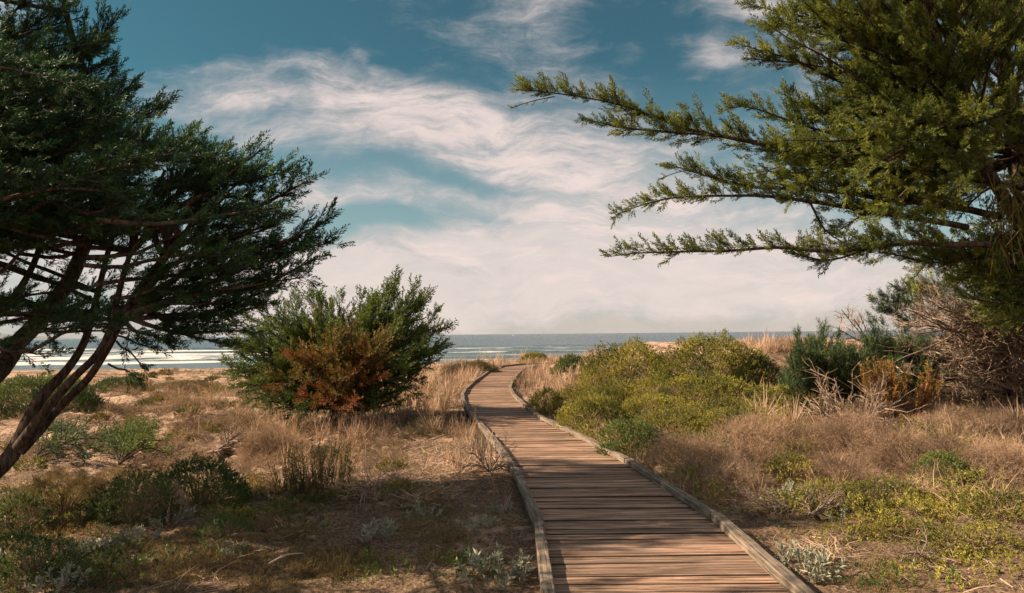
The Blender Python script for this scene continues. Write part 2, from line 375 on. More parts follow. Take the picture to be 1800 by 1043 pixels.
near = k.ss(sx.outputs[1], 7.0, 10.5, .07, 0); rgt = k.m('MULTIPLY', k.ss(sx.outputs[0], 1.8, 3.2, 0, .12), k.ss(sx.outputs[1], 18, 24, 1, 0))
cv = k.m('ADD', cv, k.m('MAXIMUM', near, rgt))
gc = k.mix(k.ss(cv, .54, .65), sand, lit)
wet = k.ss(sx.outputs[2], -5.95, -5.55, 1, 0); gc = k.mix(wet, gc, c4(.16, .12, .09))
gc = k.mix(k.ss(sx.outputs[1], 60, 90), gc, k.mix(wet, c4(.42, .30, .21), c4(.2, .15, .11)))
bp = k.n('ShaderNodeBump', {'Height': k.m('ADD', k.m('MULTIPLY', n2, .6), k.m('ADD', k.m('MULTIPLY', n3, .3), k.m('MULTIPLY', vo, .3))), 'Strength': .8, 'Distance': .06})
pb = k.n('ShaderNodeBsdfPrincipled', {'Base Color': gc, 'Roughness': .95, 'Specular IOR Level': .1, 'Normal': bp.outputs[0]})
k.t.links.new(pb.outputs[0], k.n('ShaderNodeOutputMaterial').inputs[0])

# ------------------------------------------------------------------ ground: one sheet to the horizon
def axis(lo, hi, st, gr, far0, far1):
    a = list(np.arange(lo, hi, st)); s = st; v = a[-1]
    while v < far1: s *= gr; v += s; a.append(v)
    s = st; v = a[0]
    while v > far0: s *= gr; v -= s; a.insert(0, v)
    return np.array(a)
gx = axis(-7, 7, .055, 1.022, -2500, 2500); gy = axis(2.5, 13, .055, 1.018, -300, 1400)
X, Y = np.meshgrid(gx, gy); Zg = H(X, Y)
nx, ny = len(gx), len(gy); ii = (np.arange(ny-1)[:, None]*nx+np.arange(nx-1)[None]).ravel()
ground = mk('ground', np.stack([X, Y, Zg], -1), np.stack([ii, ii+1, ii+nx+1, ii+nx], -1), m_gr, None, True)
tag(ground, 'sandy dune ground strewn with dry litter running down to the beach', 'ground', kind='structure')

# ------------------------------------------------------------------ sea
m_sea, k = mat('sea_water'); o = k.n('ShaderNodeTexCoord').outputs['Object']; sx = k.n('ShaderNodeSeparateXYZ', {0: o})
xx, yv = sx.outputs[0], sx.outputs[1]
fm = k.n('ShaderNodeMapping', {0: o, 3: (.010, .045, .05)}).outputs[0]
fn = k.noise(fm, 1.0, 7, .68, .6); fn2 = k.noise(k.n('ShaderNodeMapping', {0: o, 3: (.05, .22, .2)}).outputs[0], 1.0, 6, .7, .4)
warp = k.m('MULTIPLY', k.m('SUBTRACT', k.noise(k.n('ShaderNodeMapping', {0: o, 3: (.006, .006, .1)}).outputs[0], 1.0, 3), .5), 90)
dd = k.m('ADD', k.m('ADD', yv, warp), k.m('MULTIPLY', xx, .10))
foam = None
for (c0, w0, a0) in ((196, 10, .9), (232, 16, 1.0), (285, 22, .95), (350, 20, .9), (425, 14, .75), (190, 5, 1.0)):
    t = k.m('DIVIDE', k.m('SUBTRACT', dd, c0), w0); e = k.m('MULTIPLY', k.m('EXPONENT', k.m('MULTIPLY', k.m('MULTIPLY', t, t), -1.0)), a0)
    foam = e if foam is None else k.m('MAXIMUM', foam, e)
lf = k.ss(k.m('DIVIDE', xx, yv), -.05, -.33, .38, 1.0)
foam = k.m('MULTIPLY', foam, lf)
fa = k.ss(k.m('ADD', k.m('MULTIPLY', foam, .75), k.m('ADD', k.m('MULTIPLY', k.m('SUBTRACT', fn, .5), 2.2), k.m('MULTIPLY', k.m('SUBTRACT', fn2, .5), 1.9))), .34, .75)
fa = k.m('MULTIPLY', fa, k.ss(foam, .05, .3))
b1 = k.noise(k.n('ShaderNodeMapping', {0: o, 3: (.10, .22, .2)}).outputs[0], 1.0, 8, .72); b2 = k.noise(k.n('ShaderNodeMapping', {0: o, 3: (.012, .05, .05)}).outputs[0], 1.0, 5, .6)
bp = k.n('ShaderNodeBump', {'Height': k.m('ADD', b1, k.m('MULTIPLY', b2, 3.0)), 'Strength': 1.0, 'Distance': 1.6})
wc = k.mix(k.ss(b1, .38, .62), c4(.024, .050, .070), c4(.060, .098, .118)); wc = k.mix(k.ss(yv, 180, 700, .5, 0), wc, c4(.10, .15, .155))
wat = k.n('ShaderNodeBsdfPrincipled', {'Base Color': wc, 'Roughness': .22, 'IOR': 1.33, 'Specular IOR Level': .35, 'Normal': bp.outputs[0]})
fo = k.n('ShaderNodeBsdfDiffuse', {0: c4(.58, .55, .53)})
x = k.n('ShaderNodeMixShader', {0: fa, 1: wat.outputs[0], 2: fo.outputs[0]})
k.t.links.new(x.outputs[0], k.n('ShaderNodeOutputMaterial').inputs[0])
wx = np.concatenate([-np.geomspace(40000, 420, 30), np.arange(-400, 401, 5), np.geomspace(420, 40000, 30)])
wy = np.concatenate([np.arange(140, 520, 1.6), np.geomspace(522, 60000, 120)])
X, Y = np.meshgrid(wx, wy); ph = Y+.10*X+30*(fbm(X*.006, Y*.006, 5)-.5)
Zs = -6.0+(.28*np.sin(ph/7.5)+.12*np.sin(ph/3.1+1.3)+.5*(fbm(X*.02, Y*.06, 8)-.5))*sst(175, 230, Y)*(1-sst(420, 620, Y))
cr = np.zeros_like(Zs)
for c0 in (232, 285, 350, 425): cr += .8*np.exp(-((ph-c0)/5.0)**2)*(.3+vn(X*.02, Y*0+c0, 4))
Zs += cr*sst(200, 230, Y)
nx, ny = len(wx), len(wy); ii = (np.arange(ny-1)[:, None]*nx+np.arange(nx-1)[None]).ravel()
tag(mk('sea', np.stack([X, Y, Zs], -1), np.stack([ii, ii+1, ii+nx+1, ii+nx], -1), m_sea, None, True), 'grey blue sea with white surf breaking near the beach', 'sea', kind='structure')
# low headland on the far left horizon
m_hl, k = mat('headland'); pb = k.n('ShaderNodeBsdfPrincipled', {'Base Color': c4(.14, .17, .17), 'Roughness': 1.0}); k.t.links.new(pb.outputs[0], k.n('ShaderNodeOutputMaterial').inputs[0])
hxx = np.linspace(-7600, -3300, 90); hyy = np.linspace(4700, 6000, 12); X, Y = np.meshgrid(hxx, hyy)
hz = -8+(95*sst(-3300, -4500, X)*(.55+.6*fbm(X*.0016, Y*.001, 4)))*np.sin(np.clip((Y-4700)/1300, 0, 1)*math.pi)**.6
nx, ny = 90, 12; ii = (np.arange(ny-1)[:, None]*nx+np.arange(nx-1)[None]).ravel()
tag(mk('hills', np.stack([X, Y, hz], -1), np.stack([ii, ii+1, ii+nx+1, ii+nx], -1), m_hl, None, True), 'low hazy headland on the far left horizon', 'hills', kind='structure')
# tiny boat just below the horizon
m_wh, k = mat('white_paint'); o = k.n('ShaderNodeTexCoord').outputs['Object']; pb = k.n('ShaderNodeBsdfPrincipled', {'Base Color': k.mix(k.ss(k.noise(o, .8), .4, .7), c4(.75, .78, .76), c4(.62, .66, .64)), 'Roughness': .5}); k.t.links.new(pb.outputs[0], k.n('ShaderNodeOutputMaterial').inputs[0])
bt = empty('boat', (0, 3300, -6)); tag(bt, 'tiny white boat on the sea just below the horizon', 'boat')
xs_ = np.linspace(-9, 9, 13); prof = np.sqrt(np.clip(1-(np.clip(xs_, 0, 9)/9.2)**2, 0, 1)); prof[0] = .8
V = []
for a, pz in zip(xs_, prof):
    V += [(a*.92, 0, -.8), (a, -2.6*pz, .3), (a+.05, -3.0*pz, 2.0+.05*max(a, 0)), (a+.05, 3.0*pz, 2.0+.05*max(a, 0)), (a, 2.6*pz, .3)]
Fq = [(i*5+j, i*5+(j+1) % 5, (i+1)*5+(j+1) % 5, (i+1)*5+j) for i in range(12) for j in range(5)]
mk('hull', V, Fq, m_wh, bt, True)
def box(c, s):
    c = np.array(c); s = np.array(s)/2; v = np.array([[a, b, e] for a in (-1, 1) for b in (-1, 1) for e in (-1, 1)])*s+c
    return v, np.array([(0, 1, 3, 2), (4, 6, 7, 5), (0, 4, 5, 1), (2, 3, 7, 6), (0, 2, 6, 4), (1, 5, 7, 3)])
def boxes(name, L, m, parent):
    V = []; Fc = []; n = 0
    for c, s in L: v, f = box(c, s); V.append(v); Fc.append(f+n); n += 8
    return mk(name, np.vstack(V), np.vstack(Fc), m, parent)
boxes('cabin', [((-2, 0, 3.1), (7, 4, 2.4)), ((-2.4, 0, 5.0), (4, 3, 1.4))], m_wh, bt); boxes('mast', [((-2.4, 0, 7.6), (.35, .35, 4))], m_wh, bt)
bt.scale = (1.0, 1.0, 1.0); bp_ = P(903, 590.6, 3300); bt.location = (bp_[0], 3300, -6.3)

# ------------------------------------------------------------------ boardwalk
m_dk, k = mat('weathered_deck'); o = k.n('ShaderNodeTexCoord').outputs['Object']; at = k.n('ShaderNodeAttribute', attribute_name='val').outputs['Fac']
w4 = k.m('MULTIPLY', at, 40.0)
g1 = k.noise(k.n('ShaderNodeMapping', {0: o, 3: (2.2, 55, 20)}).outputs[0], 1.0, 6, .7, .4, w=w4); g2 = k.noise(k.n('ShaderNodeMapping', {0: o, 3: (1.0, 14, 5)}).outputs[0], 1.0, 4, .6, .8, w=w4)
g3 = k.noise(o, 1.1, 4, .6)
c = k.mix(k.ss(g1, .39, .62), c4(.075, .043, .029), c4(.50, .305, .205)); c = k.mix(k.ss(g2, .42, .72, 0, .75), c, c4(.17, .105, .072))
c = k.mix(k.ss(g2, .25, .42, .55, 0), c, c4(.42, .30, .22)); c = k.mix(k.ss(g3, .5, .8, 0, .35), c, c4(.24, .19, .155))
vv = k.lin(at, 0, 1, .70, 1.35); c = k.mix(1.0, c, k.n('ShaderNodeCombineXYZ', {0: vv, 1: vv, 2: vv}).outputs[0], 'MULTIPLY')
c = k.mix(k.ss(k.m('FRACT', k.m('MULTIPLY', at, 7.3)), (.45), 1.0, 0, .18), c, k.mix(g1, c4(.10, .080, .062), c4(.30, .25, .205)))
g4 = k.noise(k.n('ShaderNodeMapping', {0: o, 3: (.7, 42, 5)}).outputs[0], 1.0, 3, .6, .6, w=k.m('ADD', w4, 9.0)); c = k.mix(k.ss(g4, .60, .68, 0, .8), c, c4(.045, .03, .022)); c = k.mix(k.ss(g4, .36, .30, 0, .5), c, c4(.48, .36, .27))
c = k.mix(k.n('ShaderNodeAttribute', attribute_name='gap_dark').outputs['Fac'], c, c4(.022, .015, .011))  # darkness of the gaps put into the colour of plank sides and bevels
bp = k.n('ShaderNodeBump', {'Height': k.m('ADD', g1, g2), 'Strength': 1.0, 'Distance': .014})
pb = k.n('ShaderNodeBsdfPrincipled', {'Base Color': c, 'Roughness': .85, 'Specular IOR Level': .2, 'Normal': bp.outputs[0]})
k.t.links.new(pb.outputs[0], k.n('ShaderNodeOutputMaterial').inputs[0])
m_tb, k = mat('grey_timber'); o = k.n('ShaderNodeTexCoord').outputs['Object']; ri = k.n('ShaderNodeObjectInfo').outputs['Random']
g1 = k.noise(k.n('ShaderNodeMapping', {0: o, 3: (2.5, 60, 60)}).outputs[0], 1.0, 6, .7, .5, w=k.m('MULTIPLY', ri, 30)); g2 = k.noise(o, 3.5, 5, .65, .5, w=k.m('MULTIPLY', ri, 30))
c = k.mix(k.ss(g1, .34, .66), c4(.065, .050, .038), c4(.27, .21, .16)); c = k.mix(k.ss(g2, .5, .7, 0, .6), c, c4(.36, .27, .20)); c = k.mix(k.ss(g2, .30, .40, .7, 0), c, c4(.07, .055, .042))
bp = k.n('ShaderNodeBump', {'Height': g1, 'Strength': .9, 'Distance': .012})
pb = k.n('ShaderNodeBsdfPrincipled', {'Base Color': c, 'Roughness': .9, 'Specular IOR Level': .15, 'Normal': bp.outputs[0]})
k.t.links.new(pb.outputs[0], k.n('ShaderNodeOutputMaterial').inputs[0])
bw = empty('boardwalk', (0, 0, 0)); tag(bw, 'weathered wooden boardwalk curving through the dunes towards the sea', 'boardwalk')
# rails: dense edge polylines
def dense(Wp, n):
    t = np.concatenate([[0], np.cumsum(np.linalg.norm(np.diff(Wp, axis=0), axis=1))])
    return np.stack([np.interp(np.linspace(0, t[-1], n), t, Wp[:, i]) for i in (0, 1)], -1)
yend = min(Lw[-1, 1], Rw[-1, 1])
ym = np.arange(1.6, yend, .05)
La = np.stack([xl(ym), ym], -1); Ra = np.stack([xr(ym), ym], -1)
kern = np.ones(9)/9
for A in (La, Ra): A[4:-4, 0] = np.convolve(A[:, 0], kern, 'valid')
b0L, b0R = La[-1], Ra[-1]
bend = np.linspace(0, 1, 22)[1:]
Lb = spline(np.array([[*b0L, 0], [b0L[0]+.6, b0L[1]+2.4, 0], [b0L[0]+2.2, b0L[1]+3.9, 0], [b0L[0]+5.5, b0L[1]+4.8, 0], [b0L[0]+10, b0L[1]+5.3, 0]]), .25)[:, :2]
Rb = spline(np.array([[*b0R, 0], [b0R[0]+.35, b0R[1]+1.2, 0], [b0R[0]+1.5, b0R[1]+2.4, 0], [b0R[0]+4.2, b0R[1]+3.2, 0], [b0R[0]+8.6, b0R[1]+3.7, 0]]), .25)[:, :2]
Lb = dense(Lb, 200); Rb = dense(Rb, 200)
Lall = np.vstack([La, Lb[1:]]); Rall = np.vstack([Ra, Rb[1:]])
npl = int((yend-1.6)/.136); V = []; Fc = []; val = []; gap_dark = []; n = 0
def plank(l0, r0, l1, r1):
    global n
    dz_ = rng.normal(0, .003); ov = rng.uniform(-.045, .03, 2); tl = rng.normal(0, .003)
    d = (r0-l0)/np.linalg.norm(r0-l0); a = l0-d*(-.04+ov[0]); b = r0+d*(-.03+ov[1]); c_ = r1+d*(-.03+ov[1]); e = l1-d*(-.04+ov[0])
    top = dz_; vs = [(*a, top-tl), (*b, top+tl), (*c_, top+tl), (*e, top-tl)]
    m_ = rng.uniform(.002, .0055); inn = [(p[0]+(q[0]-p[0])*0, p[1], p[2]) for p, q in zip(vs, vs)]
    # top face slightly inset along the long edges (worn arris)
    nrm = np.array([-d[1], d[0]])*m_
    T = [(vs[0][0]+nrm[0], vs[0][1]+nrm[1], vs[0][2]), (vs[1][0]+nrm[0], vs[1][1]+nrm[1], vs[1][2]), (vs[2][0]-nrm[0], vs[2][1]-nrm[1], vs[2][2]), (vs[3][0]-nrm[0], vs[3][1]-nrm[1], vs[3][2])]
    S = [(p[0], p[1], p[2]-.010) for p in vs]; Bt = [(p[0], p[1], p[2]-.055) for p in vs]
    V.extend(T+S+Bt); f = [(0, 1, 2, 3), (8, 11, 10, 9)]
    for i in range(4): j = (i+1) % 4; f += [(4+i, 4+j, j, i), (8+i, 8+j, 4+j, 4+i)]
    Fc.extend([tuple(q+n for q in ff) for ff in f]); n += 12; v_ = rng.uniform(0, 1); val.extend([v_]*len(f)); gap_dark.extend([0, 1]+[.9, 1]*4)
for i in range(npl):
    ya = 1.6+i*.136+rng.normal(0, .004); yb = 1.6+(i+1)*.136-rng.uniform(.005, .016); sk = rng.normal(0, .006)
    f = lambda A, y_: np.array([np.interp(y_, A[:, 1], A[:, 0]), y_])
    plank(f(La, ya+sk), f(Ra, ya-sk), f(La, yb+sk), f(Ra, yb-sk))
for i in range(0, 199, 4):
    j = min(i+4, 199); g = .06
    plank(Lb[i]*(1-g)+Lb[j]*g, Rb[i]*(1-g)+Rb[j]*g, Lb[i]*g+Lb[j]*(1-g), Rb[i]*g+Rb[j]*(1-g))
mk('deck', V, Fc, m_dk, bw, False, {'val': val, 'gap_dark': gap_dark})
def beam(a, b, w, h, z0, name, rough=True):
    """timber from a to b with worn, slightly wavy edges"""
    L = np.linalg.norm(b-a); m = max(4, int(L/.12)); xs = np.linspace(0.004, L-.012, m); V = []; sd = rng.uniform(0, 100)
    a = a+rng.normal(0, .007, 2); b = b+rng.normal(0, .007, 2); h = h*rng.uniform(.9, 1.12)
    for x_ in xs:
        wv = (vn(np.array(x_*3), np.array(sd))-.5)*.010; hv = (vn(np.array(x_*4), np.array(sd+9))-.5)*.010; ch = .003+.005*float(vn(np.array(x_*6), np.array(sd+3)))
        hw = w/2+float(wv); t = h+float(hv)
        V += [(x_, -hw, 0), (x_, -hw, t-ch), (x_, -hw+ch, t), (x_, hw-ch, t), (x_, hw, t-ch), (x_, hw, 0)]
    Fq = [(i*6+j, (i+1)*6+j, (i+1)*6+(j+1) % 6, i*6+(j+1) % 6) for i in range(m-1) for j in range(6)]
    e0 = [(0, 1, 4, 5), (1, 2, 3, 4)]; o6 = (m-1)*6; e1 = [(o6+5, o6+4, o6+1, o6), (o6+4, o6+3, o6+2, o6+1)]
    ob = mk(name, V, Fq+e0+e1, m_tb, bw); ob.location = (a[0], a[1], z0); d = b-a; ob.rotation_euler = (0, 0, math.atan2(d[1], d[0])); return ob
def rail(A, inset, sgn, w, h, z0, name, seglen):
    T = nz(np.gradient(A, axis=0)); Nn = np.stack([-T[:, 1], T[:, 0]], -1)*sgn; B = A-Nn*inset
    t = np.concatenate([[0], np.cumsum(np.linalg.norm(np.diff(B, axis=0), axis=1))]); s_ = 0.0
    while s_ < t[-1]-.5:
        L = seglen(s_)*rng.uniform(.85, 1.15); e = min(s_+L, t[-1]); pa = np.array([np.interp(s_, t, B[:, i]) for i in (0, 1)]); pb_ = np.array([np.interp(e, t, B[:, i]) for i in (0, 1)])
        beam(pa, pb_, w, h, z0, name); s_ = e
rail(Lall, .045, 1, .085, .070, .004, 'edge_timber', lambda s: 2.1 if s < 14 else 2.2)
rail(Rall, .045, -1, .088, .060, .004, 'edge_timber', lambda s: 2.3)
rail(Lall, .10, 1, .05, .13, -.175, 'joist', lambda s: 2.4); rail(Rall, .10, -1, .05, .13, -.175, 'joist', lambda s: 2.4)
#PART2
# ================================================================== PART 2: vegetation
def stick_lib():
    w = .5; a = np.array([[-w, 0, 0], [w, 0, 0], [w*.5, 0, 1], [-w*.5, 0, 1]]); b = a[:, [1, 0, 2]]
    return a, b
SA, SB = stick_lib()
def sticks(p0, p1, w):
    """thin straight twigs from p0 to p1: crossed ribbons"""
    d = p1-p0; L = np.linalg.norm(d, axis=1, keepdims=True); dn = d/np.maximum(L, 1e-6); X = rperp(dn); Y = np.cross(dn, X); w = np.asarray(w)[:, None] if np.ndim(w) else np.full((len(p0), 1), w)
    q = [np.stack([p0-A*w/2, p0+A*w/2, p1+A*w*.25, p1-A*w*.25], 1) for A in (X, Y)]
    return np.concatenate(q)
def quadmesh(name, Q, m, parent=None, val=None):
    n = len(Q); at = {'val': np.clip(rng.normal(.5, .25, n), 0, 1) if val is None else val, 'tint': rng.uniform(0, .5, n)}
    return mk(name, Q.reshape(-1, 3), np.arange(n*4).reshape(n, 4), m, parent, False, at)
def along(pts, t):
    s = np.concatenate([[0], np.cumsum(np.linalg.norm(np.diff(pts, axis=0), axis=1))]); L = s[-1]
    p = np.stack([np.interp(t*L, s, pts[:, i]) for i in range(3)], -1)
    q = np.stack([np.interp(np.minimum(t*L+.05, L), s, pts[:, i]) for i in range(3)], -1)-np.stack([np.interp(np.maximum(t*L-.05, 0), s, pts[:, i]) for i in range(3)], -1)
    return p, nz(q), L
class Crown:
    def __init__(s): s.pos = []; s.dr = []; s.sz = []; s.va = []; s.tw = []; s.ti = []; s.fine = []
    def limb(s, pts, env, per_m=16, spr=(.20, .34), up=.25, t0=.12, ang=(26, 56), sp_=.095, flat=.75, curve=.12, tint=0.0, bare=False):
        _, _, L = along(pts, np.array([0.])); n = max(3, int(L*(1-t0)*per_m)); t = np.sort(rng.uniform(t0, 1, n)); b, T, _ = along(pts, t)
        a = np.radians(rng.uniform(*ang, n))[:, None]; Pp = rperp(T); Pp[:, 2] *= flat; Pp = nz(Pp+np.array([0, 0, up]))
        d = nz(T*np.cos(a)+Pp*np.sin(a)); l = env(t)*rng.uniform(.35, 1.15, n); nn = vn(t*L*1.7, t*0+rng.uniform(0, 99), 3); l = l*np.where(nn < .30, .45, 1)*(.85+.3*vn(t*L*3.1, t*0+rng.uniform(0, 99), 5))
        cv_ = rng.normal(curve, .06, n)
        v = np.clip(rng.normal(.42, .16, n)+rng.normal(0, .12), 0, 1); f1 = np.ones(n)
        def at(ix, f): return b[ix]+d[ix]*(l[ix]*f)[:, None]+Zax*(cv_[ix]*l[ix]*f*f)[:, None]
        ix = np.repeat(np.arange(n), np.maximum(1, (l/sp_).astype(int))); f = rng.uniform(.12, 1, len(ix))
        dr = nz(d[ix]*1.0+rperp(d[ix])*.42+Zax*(.15+cv_[ix]*f)[:, None]); sz = rng.uniform(*spr, len(ix))*np.clip(.55+.6*l[ix], .5, 1)*(1.08-.3*f)
        tn = np.full(len(ix), tint)+rng.normal(.05, .12, n)[ix]
        s.pos.append(at(ix, f)); s.dr.append(dr); s.sz.append(sz); s.va.append(v[ix]+rng.normal(0, .08, len(ix))+.12*(f-.5)); s.ti.append(tn)
        ie = np.arange(n); s.pos.append(at(ie, f1*.97)); s.dr.append(nz(d+Zax*(2*cv_)[:, None])); s.sz.append(rng.uniform(*spr, n)*.85); s.va.append(v+.08); s.ti.append(rng.normal(.05, .12, n))
        # leader tip
        tt = rng.uniform(.75, 1, int(max(6, L*3))); pb, Tb, _ = along(pts, tt); s.pos.append(pb); s.dr.append(nz(Tb+.35*rperp(Tb))); s.sz.append(rng.uniform(*spr, len(tt))*.7); s.va.append(rng.normal(.45, .1, len(tt))); s.ti.append(rng.normal(.05, .1, len(tt)))
        s.tw.append(sticks(b, at(ie, f1*.5), .008+.012*l)); s.tw.append(sticks(at(ie, f1*.5), at(ie, f1), .006))
    def build(s, root, leafm, barkm, lib, name='crown', tintf=None, keep=None, twigs=True):
        pos = np.concatenate(s.pos); dr = np.concatenate(s.dr); sz = np.concatenate(s.sz); va = np.concatenate(s.va); ti = np.concatenate(s.ti)
        if tintf is not None: ti = ti+tintf(pos)
        if keep is not None: kx = keep(pos); pos, dr, sz, va, ti = pos[kx], dr[kx], sz[kx], va[kx], ti[kx]
        o = leafmesh(name, [inst(lib, pos, dr, sz, ti, va)], leafm, root, np.array(root.location))
        print(name, len(pos), 'sprays', len(o.data.polygons), 'quads')
        if twigs: quadmesh('twigs', np.concatenate(s.tw)-np.array(root.location), barkm, root)
def px_poly_in(poly, x, y):
    c = False; n = len(poly)
    for i in range(n):
        x1, y1 = poly[i]; x2, y2 = poly[i-1]
        if (y1 > y) != (y2 > y) and x < (x2-x1)*(y-y1)/(y2-y1)+x1: c = not c
    return c
def shift(g, root):
    l = np.array(root.location); g.V = [v-l for v in g.V]
def envf(a, b, pw=.8): return lambda t: b+(a-b)*(1-t)**pw*np.minimum(1, .45+1.4*t)

# ---------------- left cypress with three leaning stems
def PX(lst): return np.array([P(*q) for q in lst])
def add_limb(g, cr, root, tip, r0, env, sag=.0, w=.12, **kw):
    root = np.asarray(root); tip = np.asarray(tip); L = np.linalg.norm(tip-root); mid = root*.45+tip*.55+np.array([0, 0, sag*L])
    pts = wob(spline([root, root*.75+tip*.25+np.array([0, 0, sag*L*.7])+rng.normal(0, .04*L, 3), mid+rng.normal(0, .04*L, 3), tip], .14), w*.4, .8, rng.uniform(0, 99))
    g.tube(pts, np.linspace(r0, .006, len(pts)), 5); cr.limb(pts, env, **kw); return pts
def nearest_on(stems, p, back=.9):
    """a point on a stem from which a limb to p would rise"""
    best = None
    for st in stems:
        d = np.linalg.norm((st-p)*np.array([1, 1, 1.0]), axis=1)+np.maximum(0, st[:, 2]-p[2]+.1)*2.5; i = int(np.argmin(d)); i = max(int(len(st)*.58), i-rng.integers(0, max(2, len(st)//7)))
        if best is None or d[i] < best[0]: best = (d[i], st[i])
    return best[1]
def tier_root(tip):
    L = rng.uniform(1.1, 1.9); rt = tip-np.array([L*rng.uniform(.8, 1), L*rng.uniform(-.45, .45), L*rng.uniform(.02, .26)])
    if rng.random() < .14:
        ro = nearest_on(stems, rt); cn = wob(spline([ro, ro*.5+rt*.5+[0, 0, -.05], rt], .15), .03, .5, tip[0]*7); g.tube(cn, np.linspace(.024, .016, len(cn)), 5)
    return rt
base = P(-75, 905, 6.6); base[2] = float(H(base[0], base[1]))-.12
lt = empty('cypress_tree', tuple(base)); tag(lt, 'dark windswept cypress with three leaning stems at the left of the picture', 'tree', 'cypress trees')
tr = Geo()
fork = P(20, 800, 6.7)
st1 = spline([base, P(-30, 855, 6.6), fork, P(70, 705, 6.9), P(121, 648, 7.1), P(149, 602, 7.2), P(168, 530, 7.3), P(190, 440, 7.3), P(215, 340, 7.2), P(225, 250, 7.2)], .1)
st2 = spline([fork, P(88, 712, 6.6), P(131, 660, 6.6), P(173, 623, 6.6), P(198, 578, 6.6), P(215, 500, 6.5), P(245, 400, 6.4), P(290, 300, 6.3)], .1)
st3 = spline([P(35, 795, 6.7), P(112, 712, 6.8), P(163, 653, 6.6), P(198, 602, 6.5), P(222, 545, 6.4), P(262, 480, 6.2), P(330, 400, 6.1), P(400, 340, 6.0)], .1)
tr.tube(wob(st1, .015, .5), np.interp(np.linspace(0, 1, len(st1)), [0, .25, .45, 1], [.115, .068, .040, .015]), 12)
tr.tube(wob(st2, .015, .5, 4), np.interp(np.linspace(0, 1, len(st2)), [0, .2, .5, 1], [.052, .040, .031, .013]), 10)
tr.tube(wob(st3, .015, .5, 8), np.interp(np.linspace(0, 1, len(st3)), [0, .2, .5, 1], [.048, .038, .029, .013]), 10)
shift(tr, lt); tr.build('trunk', m_bark, lt)
g = Geo(); cr = Crown(); stems = [st1, st2, st3]
tips = [((180,330,6.6),(262,258,6.3)),((270,400,6.3),(338,246,6.2)),((285,400,6.2),(362,252,6.2)),((300,370,6.2),(470,256,6.0)),((330,360,6.1),(440,292,5.9)),((300,390,6.2),(548,324,5.9)),((280,370,6.3),(505,302,6.0)),
 ((300,425,6.2),(508,367,6.0)),((290,470,6.2),(588,373,6.0)),((300,510,6.3),(598,417,6.0)),((290,530,6.2),(556,462,5.9)),((270,545,6.3),(520,492,6.0)),((250,560,6.4),(490,540,6.1)),((230,560,6.4),(440,578,6.2)),
 ((240,540,6.5),(395,603,6.2)),((215,560,6.4),(300,602,6.3)),((320,480,6.4),(545,440,6.3)),((300,440,6.4),(480,400,6.5)),((140,280,7.),(278,190,6.8)),((160,340,7),(250,226,7.0)),((160,300,7),(256,262,6.6)),
 ((320,560,6.6),(470,520,6.4)),((60,560,7),(190,590,6.8)),((20,520,7),(-90,590,6.6)),((300,350,6.5),(420,280,6.4)),((300,330,6.5),(395,262,6.4))]
for a, b in tips:
    pa, pb = P(*a), P(*b); ro = nearest_on(stems, pa); cn = wob(spline([ro, ro*.5+pa*.5+[0, 0, -.05], pa], .12), .02, .5, a[0]); g.tube(cn, np.linspace(.035, .028, len(cn)), 5)
    add_limb(g, cr, pa, pb, .026, envf(.50, .10), sag=-.03, w=.16, per_m=24, spr=(.13, .21), t0=.05, up=.2, curve=.15, ang=(20, 42), sp_=.045)
poly = [(-260,60),(60,60),(150,120),(200,170),(220,225),(255,265),(330,262),(420,285),(500,330),(540,375),(540,415),(510,460),(470,510),(430,560),(380,590),(200,590),(0,545),(-260,560)]
cnt = 0
while cnt < 150:
    x_, y_ = rng.uniform(-260, 545), rng.uniform(60, 592)
    if not px_poly_in(poly, x_, y_): continue
    if y_ > 400 and rng.random() < .80: continue
    cnt += 1; d = rng.uniform(5.3, 7.4); tip = P(x_, y_, d)
    rt = tier_root(tip)
    add_limb(g, cr, rt, tip, .022, envf(.50, .12), sag=.02, per_m=16, spr=(.14, .23), t0=.02, up=.2, flat=.5, ang=(20, 46), sp_=.055)
# a few thin near-bare twigs under the crown
for a, b in [((205,590,6.4),(270,615,6.2)),((205,600,6.4),(250,645,6.3)),((190,640,6.5),(245,665,6.4)),((160,520,7),(60,585,6.6)),((150,560,7),(20,600,6.6))]:
    add_limb(g, cr, P(*a), P(*b), .012, envf(.14, .06), per_m=9, spr=(.10, .16), t0=.4)
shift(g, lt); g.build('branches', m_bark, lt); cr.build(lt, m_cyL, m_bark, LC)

# ---------------- second cypress, mostly outside the frame at left, its stem crossing the left edge
base = np.array([-6.7, 6.3, 0]); base[2] = float(H(base[0], base[1]))-.12
l2 = empty('cypress_tree', tuple(base)); tag(l2, 'dark cypress whose single leaning stem crosses the left edge of the picture', 'tree', 'cypress trees')
tr = Geo(); s0 = spline([base, P(-120, 740, 6.6), P(0, 648, 7.4), P(30, 605, 7.6), P(60, 575, 7.7), P(95, 530, 7.8), P(130, 480, 7.8), P(160, 400, 7.8), P(170, 300, 7.7), P(160, 180, 7.5), P(130, 60, 7.4), P(100, -60, 7.3)], .12)
s0b = spline([base+[0, 0, .1], base+[-.3, -.6, 1.0], base+[-.5, -1.2, 2.4], base+[-.4, -2.0, 4.0], base+[0, -2.6, 5.2]], .12)
tr.tube(wob(s0, .02, .6, 3), np.interp(np.linspace(0, 1, len(s0)), [0, .3, 1], [.17, .105, .02]), 12); tr.tube(s0b, np.linspace(.14, .03, len(s0b)), 10)
s0c = spline([base+[0, 0, .2], P(-110, 640, 7.0), P(-40, 590, 7.0), P(40, 500, 7.0), P(80, 400, 7.0), P(100, 260, 7.0)], .12); tr.tube(s0c, np.linspace(.06, .02, len(s0c)), 8)
